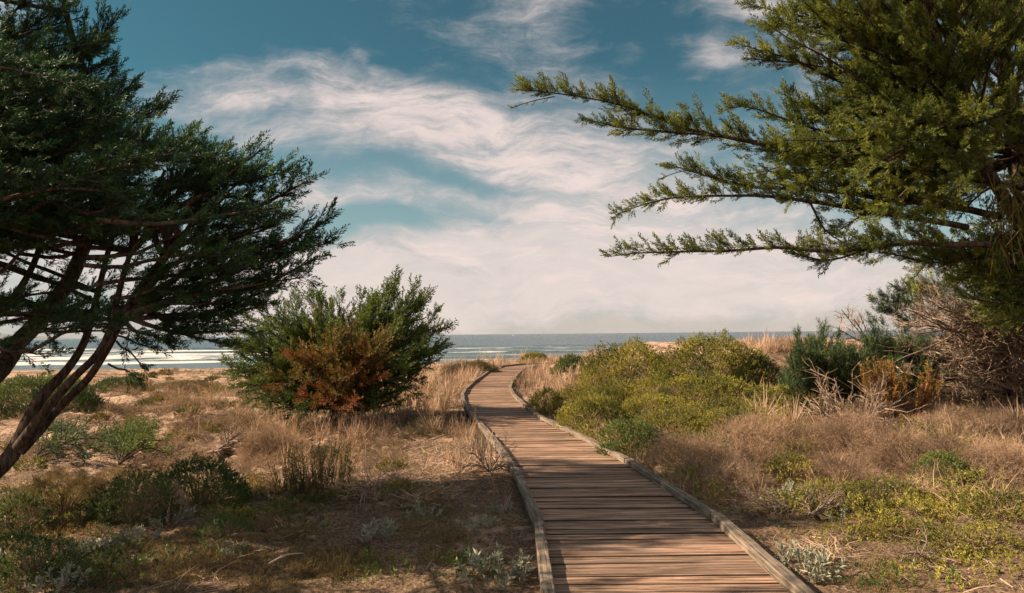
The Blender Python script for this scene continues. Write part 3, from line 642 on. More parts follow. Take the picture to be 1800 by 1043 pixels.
shift(tr, l2); tr.build('trunk', m_bark, l2)
g = Geo(); cr = Crown(); stems = [s0, s0b, s0c]
for b in [(206,38,7.3),(196,108,7.2),(195,60,7.4),(236,163,7.5),(276,190,7.3),(225,150,7.0),(110,8,7.3),(60,-10,7.2),(140,30,7.2),(200,125,7.4),(190,90,7.1),(235,235,7.2),(215,210,7.0),(180,70,7.0)]:
    pb = P(*b); rt = P(b[0]-rng.uniform(130, 220), b[1]+rng.uniform(40, 110), b[2]+.3)
    add_limb(g, cr, rt, pb, .03, envf(.5, .10), sag=-.02, per_m=24, spr=(.13, .21), t0=.12, up=.2, curve=.15, ang=(20, 42), sp_=.045)
poly = [(-300,-160),(60,-120),(70,0),(175,55),(170,120),(195,170),(230,215),(230,300),(200,420),(150,560),(-300,560)]
cnt = 0
while cnt < 100:
    x_, y_ = rng.uniform(-300, 240), rng.uniform(-160, 560)
    if not px_poly_in(poly, x_, y_) or (y_ > 400 and rng.random() < .75): continue
    cnt += 1; tip = P(x_, y_, rng.uniform(5.9, 8.0)); rt = tier_root(tip)
    add_limb(g, cr, rt, tip, .022, envf(.50, .12), sag=.02, per_m=16, spr=(.14, .23), t0=.02, up=.2, flat=.5, ang=(20, 46), sp_=.055)
cro = Crown()                                   # the part outside the frame, looser
cnt = 0
while cnt < 17:
    tip = np.array([rng.uniform(-9.0, -3.4), rng.uniform(.6, 8.3), rng.uniform(1.8, 6.2)])
    if tip[0]/tip[1] > -.84: continue
    cnt += 1; rt = nearest_on([s0b, s0, s0c], tip+np.array([0, 0, -.8]))
    add_limb(g, cro, rt, tip, .035, envf(.65, .15), sag=.03, per_m=8, spr=(.26, .40), t0=.2, up=.2)
for i in range(8):
    tip = np.array([rng.uniform(-8.5, -3.0), rng.uniform(.4, 4.4), rng.uniform(2.2, 4.6)])
    if tip[0]/tip[1] > -.86: continue
    add_limb(g, cro, nearest_on([s0b, s0], tip+np.array([0, 0, -.8])), tip, .035, envf(.65, .15), sag=.03, per_m=9, spr=(.26, .40), t0=.2, up=.2)
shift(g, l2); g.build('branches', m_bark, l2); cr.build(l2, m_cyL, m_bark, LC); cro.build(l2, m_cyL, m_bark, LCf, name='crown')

# ---------------- big olive cypress at right
base = np.array([9.6, 11.6, 0]); base[2] = float(H(base[0], base[1]))-.15
rt_ = empty('cypress_tree', tuple(base)); tag(rt_, 'big sunlit olive green cypress at right reaching long branches over the boardwalk', 'tree', 'cypress trees')
tr = Geo(); sA = spline([base, base+[-.3, 0, 1.2], base+[-.5, .1, 2.6], base+[-.7, .1, 4.2], base+[-1.0, 0, 6.0], base+[-1.2, -.1, 8.2]], .15)
sB = spline([base+[-.35, 0, 1.3], base+[.5, -.6, 2.6], base+[1.2, -1.0, 4.6], base+[1.7, -1.2, 7.0]], .15); sC = spline([sA[len(sA)//3], base+[-1.4, -.6, 3.6], base+[-2.6, -1.2, 4.9], base+[-3.4, -1.6, 7.0]], .15)
tr.tube(wob(sA, .03, .8), np.linspace(.32, .06, len(sA)), 14); tr.tube(sB, np.linspace(.2, .04, len(sB)), 10); tr.tube(wob(sC, .03, .8, 5), np.linspace(.13, .03, len(sC)), 10)
shift(tr, rt_); tr.build('trunk', m_bark, rt_)
g = Geo(); cr = Crown()
def long_limb(ctrl, r0, env, **kw):
    pts = wob(spline(PX(ctrl), .14), .035, .7, rng.uniform(0, 99)); g.tube(pts, np.linspace(r0, .006, len(pts)), 6); cr.limb(pts, env, **kw); return pts
LG_ = dict(per_m=28, spr=(.18, .28), ang=(24, 52), curve=.2, sp_=.05)
def envt(*ab):
    xs_, ys_ = zip(*ab); return lambda t: np.interp(t, xs_, ys_)
E1 = envt((0, .7), (.3, .6), (.55, .46), (.8, .36), (.92, .16), (1, .05))
long_limb([(1800,330,11.4),(1600,300,10.8),(1450,275,10.4),(1300,245,10.2),(1200,222,10.1),(1100,190,10.0),(1010,172,9.9),(910,159,9.9)], .045, E1, up=.45, t0=.1, **LG_)
long_limb([(1330,250,10.3),(1250,238,10.1),(1150,228,10.0),(1080,220,9.9),(1025,211,9.9)], .03, envt((0, .4), (.6, .26), (1, .05)), up=.3, **LG_)
long_limb([(975,170,9.9),(940,178,9.9),(902,193,9.9)], .008, envt((0, .07), (1, .03)), per_m=8, spr=(.08, .12), up=0)
long_limb([(1760,380,11),(1550,350,10.6),(1400,335,10.4),(1280,320,10.3),(1175,290,10.2)], .06, envt((0, .75), (.6, .6), (.85, .3), (1, .08)), up=.3, **LG_)
long_limb([(1215,300,10.3),(1190,305,10.2),(1158,318,10.1)], .006, envt((0, .07), (1, .03)), per_m=8, spr=(.07, .11), up=0)
long_limb([(1700,400,10.6),(1520,370,10.2),(1400,352,10.0),(1300,345,9.9),(1200,345,9.8),(1150,354,9.8),(1086,378,9.8)], .05, envt((0, .5), (.45, .4), (.65, .24), (.85, .13), (1, .04)), up=.35, **LG_)
long_limb([(1740,430,10),(1600,430,9.7),(1480,438,9.5),(1380,436,9.4),(1280,440,9.3),(1180,440,9.2),(1070,453,9.1)], .05, envt((0, .5), (.35, .42), (.6, .34), (.75, .22), (.88, .13), (1, .04)), up=.45, **LG_)
long_limb([(1520,440,9.6),(1460,455,9.5),(1400,447,9.4)], .02, envt((0, .25), (1, .05)), up=.1, **LG_)
long_limb([(1420,350,10.2),(1450,400,10),(1500,432,9.9)], .02, envt((0, .2), (1, .05)), up=.2, **LG_)
long_limb([(1640,180,11),(1500,150,10.8),(1400,105,10.7),(1340,90,10.6),(1292,78,10.6)], .04, envt((0, .6), (.6, .42), (.85, .2), (1, .05)), up=.3, **LG_)
long_limb([(1600,150,11),(1450,120,10.8),(1370,112,10.7),(1312,108,10.6)], .03, envt((0, .5), (.7, .22), (1, .05)), up=.1, **LG_)
long_limb([(1650,240,11),(1500,220,10.8),(1400,180,10.7),(1378,168,10.6)], .03, envt((0, .5), (.8, .28), (1, .1)), up=.3, **LG_)
long_limb([(1600,260,11),(1450,230,10.8),(1360,205,10.6),(1300,190,10.5),(1270,193,10.5)], .03, envt((0, .6), (.6, .42), (.8, .18), (1, .05)), up=.45, **LG_)
long_limb([(1650,60,11),(1500,50,10.8),(1400,30,10.7),(1340,14,10.6),(1312,5,10.6)], .03, envt((0, .6), (.7, .36), (1, .08)), up=.3, **LG_)
long_limb([(1600,60,11),(1450,50,10.8),(1385,48,10.7),(1335,45,10.6)], .03, envt((0, .5), (.8, .2), (1, .05)), up=.1, **LG_)
long_limb([(1820,430,11),(1720,455,10.6),(1640,462,10.4),(1590,455,10.3),(1545,447,10.2)], .05, envt((0, .6), (.5, .42), (.8, .2), (1, .06)), up=.15, **LG_)
long_limb([(1820,480,11.6),(1740,490,11.2),(1680,485,11)], .05, envt((0, .5), (1, .1)), up=.2, **LG_)
poly = [(1345,-170),(1350,10),(1345,60),(1420,130),(1400,200),(1310,225),(1270,270),(1225,300),(1290,335),(1400,340),(1440,395),(1470,430),(1560,405),(1660,435),(1720,470),(1900,480),(1960,300),(1960,-170)]
stems = [sA, sC, sB]
for i in range(64):
    b = (rng.uniform(1600, 1860), rng.uniform(440, 575), rng.uniform(10.3, 12.5)); a = (b[0]+rng.uniform(140, 260), b[1]-rng.uniform(10, 70), b[2]+.4)
    if b[1] > 490 and b[0] < 1640+(b[1]-490)*.8: continue
    add_limb(g, cr, P(*a), P(*b), .03, envf(.6, .15), sag=-.02, per_m=12, spr=(.18, .28), t0=.1, up=.2, sp_=.065)
cnt = 0
while cnt < 245:
    x_, y_ = rng.uniform(1230, 1960), rng.uniform(-170, 480)
    if not px_poly_in(poly, x_, y_): continue
    cnt += 1; d = rng.uniform(8.8, 13.0) if y_ < 380 else rng.uniform(9.5, 12.5); tip = P(x_, y_, d)
    rt0 = nearest_on(stems, tip+np.array([1.0, 0, -.7])); L = np.linalg.norm(rt0-tip)
    if L > 3.4: rt0 = tip+(rt0-tip)*3.4/L+np.array([0, .2, -.2])
    add_limb(g, cr, rt0, tip, .03, envf(.72, .18), sag=.02, per_m=12, spr=(.18, .28), t0=.22, up=.28, sp_=.065)
cro = Crown(); cnt = 0
while cnt < 60:
    tip = base+np.array([rng.uniform(-1, 5), rng.uniform(-4, 4.5), rng.uniform(3.4, 9.5)])
    if tip[0]/tip[1] < .80 and tip[2] < 8: continue
    cnt += 1; add_limb(g, cro, nearest_on(stems, tip+np.array([0, 0, -1])), tip, .05, envf(.8, .25), per_m=7, spr=(.34, .5), t0=.2, up=.2)
shift(g, rt_); g.build('branches', m_bark, rt_)
def rt_tint(p): return .22*(fbm(p[:, 0]*.9+p[:, 2]*.7, p[:, 1]*.6+p[:, 2]*1.1, 31)-.52)+.5*np.clip(fbm(p[:, 0]*2.3, p[:, 2]*2.3, 77, 2)-.74, 0, 1)*3
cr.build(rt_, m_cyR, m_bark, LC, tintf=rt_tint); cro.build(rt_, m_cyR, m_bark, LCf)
# reddish bare twigs inside the crown by the trunk
gd = []; tip0 = P(1765, 300, 10.2)
for i in range(90):
    a = tip0+rng.normal(0, .18, 3)*[1, 1, 1.2]-[0, 0, rng.uniform(0, 1.0)]; b = a+np.array([rng.normal(0, .12), rng.normal(0, .1), -rng.uniform(.25, .6)]); gd.append(sticks(a[None], b[None], .018))
quadmesh('dead_growth', np.concatenate(gd)-np.array(rt_.location), m_rust, rt_)
#PART3
# ---------------- small spreading cypress between the left tree and the walk
base = G(590, 752); base = np.array([base[0], base[1], base[2]-.05]); DM = base[1]; print('mid bush', base)
mb = empty('cypress_tree', tuple(base)); tag(mb, 'low spreading cypress with a rusty brown dying centre beside the boardwalk', 'tree', 'cypress trees')
tr = Geo(); trunk = spline([base, P(590, 722, DM), P(593, 690, DM), P(600, 650, DM), P(610, 600, DM)], .1); tr.tube(wob(trunk, .03, .4), np.linspace(.13, .04, len(trunk)), 9)
tk2 = spline([base+[.1, 0, 0], P(600, 715, DM), P(640, 690, DM-.3), P(660, 670, DM-.4)], .1); tr.tube(tk2, np.linspace(.05, .02, len(tk2)), 7)
shift(tr, mb); tr.build('trunk', m_bark, mb)
g = Geo(); cr = Crown(); rust = Crown()
mt = [(785,578,.2),(786,608,-.3),(770,545,.6),(752,520,0),(733,500,.3),(700,490,-.2),(690,508,.6),(660,520,.3),(640,516,.8),(600,525,.5),(545,515,.8),(520,520,0),(490,530,.5),(462,545,-.3),(430,552,.3),(402,570,0),(398,602,.2),(395,640,-.2),(400,662,.3),(440,690,0),(500,712,-.6),(470,700,.8),(760,640,.4),(740,668,0),(700,690,-.8),(690,700,.8),(650,712,-1),(440,705,-.6),(470,718,-1),(530,722,-1.2),(560,715,-.8),(650,720,-.8),(700,712,-.6),(735,700,-.4),(415,680,-.8)]
for (a, b, dd_) in mt:
    add_limb(g, cr, trunk[rng.integers(len(trunk)//4, len(trunk)-2)], P(a, b, DM+dd_), .03, envf(.62, .08), sag=-.05, per_m=24, spr=(.20, .32), t0=.22, up=.2, curve=.14, ang=(20, 46), sp_=.06)
poly = [(405,585),(450,552),(520,530),(560,515),(640,512),(700,500),(745,530),(770,570),(775,620),(740,655),(680,690),(500,705),(410,660)]
cnt = 0
while cnt < 110:
    x_, y_ = rng.uniform(400, 775), rng.uniform(500, 700)
    if not px_poly_in(poly, x_, y_): continue
    cnt += 1; rr = 1-min(1, math.hypot((x_-590)/200, (y_-600)/100)); dd_ = rng.uniform(-2.1, 2.0)*(.45+.6*rr)
    if 480 < x_ < 690 and y_ > 545 and dd_ < -.3 and rng.random() < .6: continue
    add_limb(g, cr, trunk[rng.integers(len(trunk)//4, len(trunk)-2)], P(x_, y_, DM+dd_), .022, envf(.5, .09), sag=-.04, per_m=19, spr=(.20, .32), t0=.25, up=.2, curve=.14, ang=(20, 46), sp_=.065)
cnt = 0
while cnt < 42:
    x_, y_ = rng.normal(575, 76), rng.normal(635, 48)
    if not (450 < x_ < 700 and 545 < y_ < 720): continue
    cnt += 1; add_limb(g, rust, trunk[rng.integers(len(trunk)//4, len(trunk)-2)], P(x_, y_, DM-rng.uniform(1.3, 2.6)*(1-.3*abs(x_-600)/120)), .02, envf(.42, .14), sag=-.04, per_m=14, spr=(.15, .26), t0=.15, up=.25, curve=.15, ang=(20, 48), sp_=.07)
# bare curved low branches
for (a, b) in [((590,715),(430,672)),((592,712),(450,700)),((600,712),(650,672)),((600,716),(690,700)),((590,718),(520,700)),((598,715),(630,690))]:
    pts = wob(spline([P(*a, DM), P((a[0]+b[0])/2, (a[1]+b[1])/2+8, DM-.5), P(*b, DM-.9)], .12), .05, .5, a[0]+b[1]); g.tube(pts, np.linspace(.03, .008, len(pts)), 5)
shift(g, mb); g.build('branches', m_bark, mb); cr.build(mb, m_cyM, m_bark, LCf)
def rt2(p):
    x_, y_ = proj(p); z_ = p[:, 2]-base[2]; return .9*np.clip((2.6-z_)/1.6, 0, 1)-.25+2.2*(fbm(p[:, 0]*2.2, p[:, 2]*2.2, 5)-.5)
rust.build(mb, m_rust, m_barkR, LCf, name='dead_growth', tintf=rt2)

# ---------------- generic shrubs
def dome(name, c, w, dp, h, leafm, lib, size, dens, label, cat='shrub', group=None, lump=.22, up=.42, tint=0., tj=.15, stemm=None, name_leaf='foliage', seed=0, flat=.0, vb=.45):
    """a mounded shrub: leafy sprigs through the outer shell of a lumpy dome"""
    root = empty(name, (c[0], c[1], c[2]-.03)); tag(root, label, cat, group)
    area = math.pi*(w*dp+w*h+dp*h)*.62; n = int(area*dens*6.0); size = size*.68
    d = nz(rng.normal(size=(n, 3))*[1, 1, 1]); d[:, 2] = np.abs(d[:, 2])*1.0-.06
    az = np.arctan2(d[:, 1], d[:, 0]); el = d[:, 2]
    lp = 1+lump*2*(fbm(az*1.1+seed*7.1+5, el*2.2+seed, seed, 3)-.5)+lump*1.3*(fbm(d[:, 0]*4+seed, d[:, 1]*4+el*3, seed+3, 2)-.5)+.20*(fbm(d[:, 0]*w*5+seed, d[:, 1]*dp*5+d[:, 2]*h*6, seed+4, 2)-.5)
    rr = lp*rng.uniform(.80, 1.03, n)**1.0
    p = d*rr[:, None]*[w, dp, h]; nr = nz(d/np.array([w, dp, h])*min(w, dp, h)); dr = nz(nr*(1-up)+Zax*up+rng.normal(0, .28, (n, 3)))
    sz = rng.uniform(.7, 1.15, n)*size; cl = fbm(p[:, 0]*2.2+seed, p[:, 1]*2.2+p[:, 2]*2.5, seed+1, 3)
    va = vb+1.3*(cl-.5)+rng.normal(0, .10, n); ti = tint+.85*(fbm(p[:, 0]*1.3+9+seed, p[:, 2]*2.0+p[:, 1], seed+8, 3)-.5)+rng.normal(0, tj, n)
    leafmesh(name_leaf, [inst(lib, p, dr, sz, ti, va)], leafm, root)
    ns = int(26+18*w); az = rng.uniform(0, 6.28, ns); el = rng.uniform(.15, 1.3, ns); e = np.stack([np.cos(az)*np.cos(el)*w, np.sin(az)*np.cos(el)*dp, np.sin(el)*h], -1)*rng.uniform(.75, .95, (ns, 1))
    b = e*np.array([.12, .12, 0]); m_ = e*.5+rng.normal(0, .06, (ns, 3))*w
    quadmesh('stems', np.concatenate([sticks(b, m_, .018+.006*w), sticks(m_, e, .010)]), stemm or m_heath, root)
    return root
def at_px(px, py): q = G(px, py); return q, q[1]
def dpx(px, pb, wpx, hpx, name, leafm, lib, size, dens, label, dpr=.8, **kw):
    """shrub whose base sits at photo pixel (px,pb), wpx/hpx wide and high on the photo"""
    q, d = at_px(px, pb); w = wpx/F*d/2; h = hpx/F*d; return dome(name, q+np.array([0, w*dpr, 0]) if False else q, w, w*dpr, h, leafm, lib, size, dens, label, **kw)
SG = 'rounded brush shrubs on the dune'
sh = 0
S = [ # px, base py, width, height, mat, lib, sprig, density, label, kw
 (1105,692,185,92,m_shY,LL,.125,150,'wide olive brush mound left of the higher mound near the sea horizon',dict(seed=1,dpr=.7,group=SG,lump=.16)),
 (1250,698,205,110,m_shY,LL,.125,150,'tallest olive brush mound on the dune in front of the sea horizon',dict(seed=2,dpr=.7,group=SG,tint=-.05,lump=.16)),
 (1330,690,85,60,m_shG,LL,.13,110,'dark green side of the brush mound sloping to the bare sand gap',dict(seed=3,group=SG,tint=-.4)),
 (1240,708,170,52,m_shY,LL,.13,130,'low olive brush hummock at the foot of the tallest mound',dict(seed=4,group=SG,tint=-.1)),
 (1010,630,76,31,m_shG,LL,.24,60,'round dark green shrub alone against the sea right of the path end',dict(seed=5,group=SG,tint=-.2)),
 (940,640,52,20,m_shY,LL,.20,70,'small yellow green shrub at the far bend of the boardwalk',dict(seed=6,group=SG)),
 (1100,728,175,60,m_gc,LL,.12,150,'yellow tinged low brush in front of the left olive mound',dict(seed=7,group=SG,tint=.05)),
 (1042,762,132,66,m_shY,LL,.11,180,'bright yellow green brush pressing against the right edge of the boardwalk',dict(seed=8,group=SG)),
 (1112,812,120,76,m_shG,LL,.10,200,'deep green brush overhanging the boardwalk edge where the timber bends',dict(seed=9,group=SG,tint=-.05)),
 (1185,792,190,78,m_gc,LL,.10,170,'mixed gold and green brush clump behind the deep green one',dict(seed=10,group=SG,tint=.08)),
 (1372,728,175,48,m_shY,LL,.12,160,'flat yellow green brush cushion in front of the young pines',dict(seed=11,group=SG,tint=-.08)),
 (1262,752,160,50,m_gc,LL,.11,150,'low golden brush among brown heath right of the walk',dict(seed=12,group=SG,tint=.12)),
 (960,728,72,44,m_shY,LL,.11,150,'little brush tuft at the inner bend of the boardwalk',dict(seed=13,group=SG)),
 (1390,850,100,58,m_gc,LL,.08,160,'open green and yellow bush above the silver sage right of the boardwalk',dict(seed=14,group=SG,lump=.35)),
 (1665,850,100,58,m_shG,LL,.09,200,'bright green bush sunk among brown heath at the right',dict(seed=15,group=SG,tint=-.1)),
 (1540,885,200,42,m_gc,LL,.075,220,'long low golden green mat at right below the brown heath',dict(seed=16,group=SG,dpr=.5)),
 (1720,965,190,48,m_gc,LL,.07,240,'broad yellow green mat near the lower right corner',dict(seed=17,group=SG,dpr=.5)),
 (1590,945,150,30,m_gc,LL,.07,220,'thin yellow green mat beside the sand streaks at lower right',dict(seed=18,group=SG,dpr=.5,tint=.05)),
 (1760,905,140,40,m_gc,LL,.075,220,'golden green mat at the right edge under the brown heath',dict(seed=19,group=SG,dpr=.5,tint=.08)),
 (60,725,230,62,m_shG,LL,.14,130,'leafy green bush behind the leaning stems at the left edge',dict(seed=20,group=SG,tint=-.1)),
 (210,688,90,22,m_shG,LL,.14,110,'low green bush right of the leaning stems on the dune crest',dict(seed=21,group=SG)),
 (240,671,34,15,m_cyL,LL,.18,90,'small dark bush on the sand behind the leaning stems',dict(seed=22,group=SG,tint=-.3)),
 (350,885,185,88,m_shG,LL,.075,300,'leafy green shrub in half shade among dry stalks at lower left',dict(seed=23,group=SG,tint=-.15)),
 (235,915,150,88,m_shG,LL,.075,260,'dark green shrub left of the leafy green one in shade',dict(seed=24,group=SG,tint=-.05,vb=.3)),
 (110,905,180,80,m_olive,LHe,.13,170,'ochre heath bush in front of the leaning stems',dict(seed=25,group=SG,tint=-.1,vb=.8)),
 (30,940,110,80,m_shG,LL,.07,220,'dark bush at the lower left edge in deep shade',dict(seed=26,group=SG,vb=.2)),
 (200,850,80,30,m_olive,LHe,.12,170,'small ochre tuft between the fallen cypress boughs and the green shrub',dict(seed=27,group=SG,vb=.8)),
 (330,690,150,22,m_olive,LHe,.20,70,'dull olive brush strip on the sand below the surf',dict(seed=28,group=SG,dpr=.6,vb=.4)),
 (830,660,105,26,m_olive,LHe,.20,90,'dark grassy brush on the bank left of the far boardwalk',dict(seed=29,group=SG,vb=.2)),
 (1300,775,190,56,m_gc,LL,.11,150,'golden brush between the flat cushion and brown heath right of the walk',dict(seed=31,group=SG,tint=.0)),
 (1150,738,150,46,m_shY,LL,.11,150,'olive brush filling the gap under the left mound',dict(seed=32,group=SG)),
 (1075,715,130,40,m_shY,LL,.12,150,'yellow green brush ridge between the bend and the left mound',dict(seed=33,group=SG)),
 (1005,722,90,44,m_gc,LL,.11,160,'ochre green brush just beyond the inner bend of the walk',dict(seed=34,group=SG,tint=.05)),
 (1225,812,130,50,m_gc,LL,.09,160,'thin golden sprigs rising out of the brown heath by the timber',dict(seed=35,group=SG,tint=.1,lump=.3)),
 (1455,890,120,44,m_gc,LL,.08,190,'yellow green mat between the forked branch and the heath',dict(seed=36,group=SG)),
 (275,905,90,62,m_heath,LTw,.14,170,'rusty red dry bush between the two dark green shrubs at lower left',dict(seed=37,group=SG,tint=.0,vb=.9)),
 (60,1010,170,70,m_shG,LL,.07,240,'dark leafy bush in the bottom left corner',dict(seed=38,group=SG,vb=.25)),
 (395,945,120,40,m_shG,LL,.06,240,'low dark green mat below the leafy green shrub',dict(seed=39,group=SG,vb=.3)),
 (1695,808,60,22,m_shG,LL,.09,180,'small green sprig clump in the heath below the bleached thicket',dict(seed=30,group=SG)),
]
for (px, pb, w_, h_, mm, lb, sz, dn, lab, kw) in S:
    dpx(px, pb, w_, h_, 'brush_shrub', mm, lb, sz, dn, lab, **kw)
# brown heath bushes
HG = 'brown heath bushes'
for i, (px, pb, w_, h_, lab, t_) in enumerate([
 (1215,835,190,70,'brown twiggy heath bush beside the boardwalk timber at right',0),
 (1330,800,170,70,'pinkish brown heath bush below the yellow green cushion',.05),
 (1290,870,150,55,'tangled brown heath spreading over litter right of the walk',.1),
 (1500,800,190,75,'pale brown heath around the uprooted dead bush',-.1),
 (1440,740,120,50,'small pinkish heath bush at the foot of the young pines',-.1),
 (1620,830,180,65,'broad brown heath bush right of the uprooted dead bush',0),
 (1760,840,160,60,'fine brown heath at the right edge above the golden mat',.05),
 (1720,770,190,50,'dry heath strip under the bleached thicket',-.1),
 (1560,730,120,45,'dry heath at the foot of the orange dying cypress',0),
 (1185,720,120,40,'pink brown heath between two olive brush clumps',-.05),
 (1060,672,120,22,'thin dry heath along the foot of the left olive mound',-.05),
 (1380,620,80,22,'dry heath crest on the dune against the sea',-.1),
 (480,800,120,50,'dry brown heath left of the tall lupine stalks',0),
 (1480,860,120,50,'brown heath above the long golden mat',0)]):
    dpx(px, pb, w_, h_, 'heath_bush', m_heath, LTw, .20 if pb > 700 else .28, 80 if pb > 700 else 45, lab, group=HG, seed=40+i, tint=t_, lump=.35, up=.35, stemm=m_lit, tj=.22)

# ---------------- young pines at right and the orange dying cypress
def needle_bush(name, cpx, pb, items, leafm, lib, spr, label, cat, barkm, group=None, dd0=0, tint=0.):
    q = G(cpx, pb); root = empty(name, (q[0], q[1], q[2]-.03)); tag(root, label, cat, group); D0 = q[1]
    g = Geo(); cr = Crown()
    for (x_, y_, dd_) in items:
        tip = P(x_, y_, D0+dd_); b = q+np.array([(tip[0]-q[0])*.35, dd_*.3, 0]); b[2] = q[2]+.05
        pts = wob(spline([b, b*.5+tip*.5+[(tip[0]-q[0])*.12, 0, -.06], tip], .10), .03, .4, x_); g.tube(pts, np.linspace(.025, .008, len(pts)), 5)
        cr.limb(pts, envt((0, .40), (.5, .34), (.85, .18), (1, .06)), per_m=22, spr=spr, up=.7, t0=.22, curve=.3, ang=(35, 65), tint=tint)
    shift(g, root); g.build('branches', barkm, root); cr.build(root, leafm, barkm, lib, twigs=True); return root
it = []
for i in range(95):
    x_ = rng.uniform(1385, 1520); top = np.interp(x_, [1380, 1400, 1425, 1445, 1470, 1520], [625, 605, 600, 595, 608, 612]); it.append((x_, rng.uniform(top, 700), rng.uniform(-1.2, .8)))
it += [(1403,588,0),(1447,572,-.1),(1440,590,.1),(1475,594,.2),(1425,606,-.3)]
needle_bush('pine_shrub', 1455, 712, it, m_pine, LN, (.15, .23), 'young bushy green pine standing against the sea left of the bleached thicket', 'pine', m_bark)
it = []
for i in range(70):
    x_ = rng.uniform(1520, 1640); it.append((x_, rng.uniform(600, 690), rng.uniform(-.6, .8)))
it += [(1535,572,0),(1545,585,.1),(1590,580,.2),(1600,600,0)]
needle_bush('pine_shrub', 1580, 722, it, m_pine, LN, (.15, .23), 'shorter young pine tucked under the bleached thicket', 'pine', m_bark, tint=.08)
it = [(rng.uniform(1525, 1640), rng.uniform(648, 712), rng.uniform(-.5, .0)) for i in range(13)]+[(1517,642,-.3),(1540,640,-.3),(1612,700,-.4),(1560,650,-.3)]
needle_bush('cypress_shrub', 1575, 745, it, m_orange, LCf, (.14, .22), 'small dying cypress with orange and rust red sprays before the young pines', 'shrub', m_barkR, tint=.15)

# ---------------- bleached wind-bent thicket and other dead wood
def twiggy(segs, p, d, L, w, lev, wind=None, kink=.35, nb=(3, 5)):
    m = 5; pts = [p]; dd_ = d
    for i in range(m):
        dd_ = nz((dd_+rng.normal(0, kink*.4, 3)+(wind if wind is not None else 0))[None])[0]; p = p+dd_*L/m; pts.append(p)
    pts = np.array(pts); segs.append((pts, w, w*.45, lev))
    if lev > 0:
        for i in range(rng.integers(*nb)):
            f = rng.uniform(.25, 1.0); j = min(m-1, int(f*m)); b = pts[j]+(pts[j+1]-pts[j])*(f*m-j if j < m else 1)
            T = nz((pts[j+1]-pts[j])[None]); a = R_(rng.uniform(22, 60)); nd = nz(T*math.cos(a)+rperp(T)*math.sin(a))[0]
            twiggy(segs, b, nd, L*rng.uniform(.45, .7), w*.5, lev-1, wind, kink, nb)
def seg_build(segs, root, m, name='branches', thick=2):
    g = Geo(); Q = []; l = np.array(root.location); few = len(segs) < 220
    for pts, w0, w1, lev in segs:
        if w0 > .014 or few: g.tube(pts-l, np.linspace(w0, w1, len(pts)), 5 if w0 > .01 else 3)
        else: Q.append(sticks(pts[:-1]-l, pts[1:]-l, max(w0*2, .007)))
    if g.n: g.build(name, m, root)
    if Q: quadmesh('twigs', np.concatenate(Q), m_stickq, root)
m_stickq = leaf_mat('bleached_twigs', (.20, .13, .09), (.46, .34, .25), (.16, .11, .08), .02, .85)
q = G(1790, 720); print('thicket', q); TH = empty('thicket_tree', (q[0]+.6, q[1]+.4, q[2]-.05)); tag(TH, 'wind bent half dead tree with bleached bare twigs under the big cypress', 'tree')
segs = []; D0 = q[1]+.4
roots = [(1850,700),(1830,660),(1800,690),(1860,610),(1840,560)]
for i in range(95):
    a = P(*roots[i % 5], D0+rng.uniform(-.2, .8)); tx = rng.uniform(1530, 1800); ty = rng.uniform(np.interp(tx, [1530, 1600, 1700, 1800], [590, 520, 490, 465]), 700); b = P(tx, ty, D0+rng.uniform(-1.2, 1.4))
    mid = (a+b)/2+np.array([0, 0, rng.uniform(-.1, .35)]); pts = wob(spline([a, mid, b], .2), .07, .5, i*3.1); w = rng.uniform(.014, .04) if i % 7 else .075
    segs.append((pts, w, .008, 2))
    for j in range(4):
        f = rng.uniform(.3, .98); k_ = min(len(pts)-2, int(f*len(pts))); T = nz((pts[k_+1]-pts[k_])[None]); nd = nz(T*.7+rperp(T)*.8+np.array([[0, 0, .15]]))[0]
        twiggy(segs, pts[k_], nd, rng.uniform(.3, .75), .011, 2, None, .6)
seg_build(segs, TH, m_dead)
cr = Crown()
for i in range(70):
    x_ = rng.uniform(1545, 1860); y_ = np.interp(x_, [1540, 1600, 1700, 1760], [540, 505, 492, 480])+abs(rng.normal(0, 30 if x_ < 1660 else 90)); tip = P(x_, y_, D0+rng.uniform(-.2, 1.8)); b = tip+np.array([.8, .2, -.25])
    cr.limb(wob(spline([b, (b+tip)/2+[0, 0, -.05], tip], .1), .03, .3, i), envt((0, .2), (.7, .22), (1, .06)), per_m=13, spr=(.14, .22), up=.6, t0=.35, curve=.3)
for x_, y_ in [(1530,565),(1535,530),(1550,520),(1575,508),(1600,500),(1560,545),(1625,498),(1660,500),(1560,530),(1545,548),(1590,515),(1580,530)]:
    tip = P(x_, y_, D0+.2); b = tip+np.array([.5, .1, -.15]); cr.limb(spline([b, tip], .1), envt((0, .2), (1, .08)), per_m=26, spr=(.15, .22), up=.6, t0=.2, curve=.3)
def th_tint(p): return .9*(fbm(p[:, 0]*2, p[:, 2]*2.5, 3)-.45)
for i in range(60):
    x_, y_ = rng.uniform(1640, 1880), rng.uniform(540, 690); tip = P(x_, y_, D0+rng.uniform(.6, 2.4)); b = tip+np.array([.7, .2, -.1])
    cr.limb(wob(spline([b, (b+tip)/2+[0, 0, -.05], tip], .1), .03, .3, i), envt((0, .25), (.7, .25), (1, .08)), per_m=14, spr=(.18, .28), up=.5, t0=.1, curve=.3)
cr.build(TH, m_pine, m_dead, LN, name='foliage', tintf=th_tint)
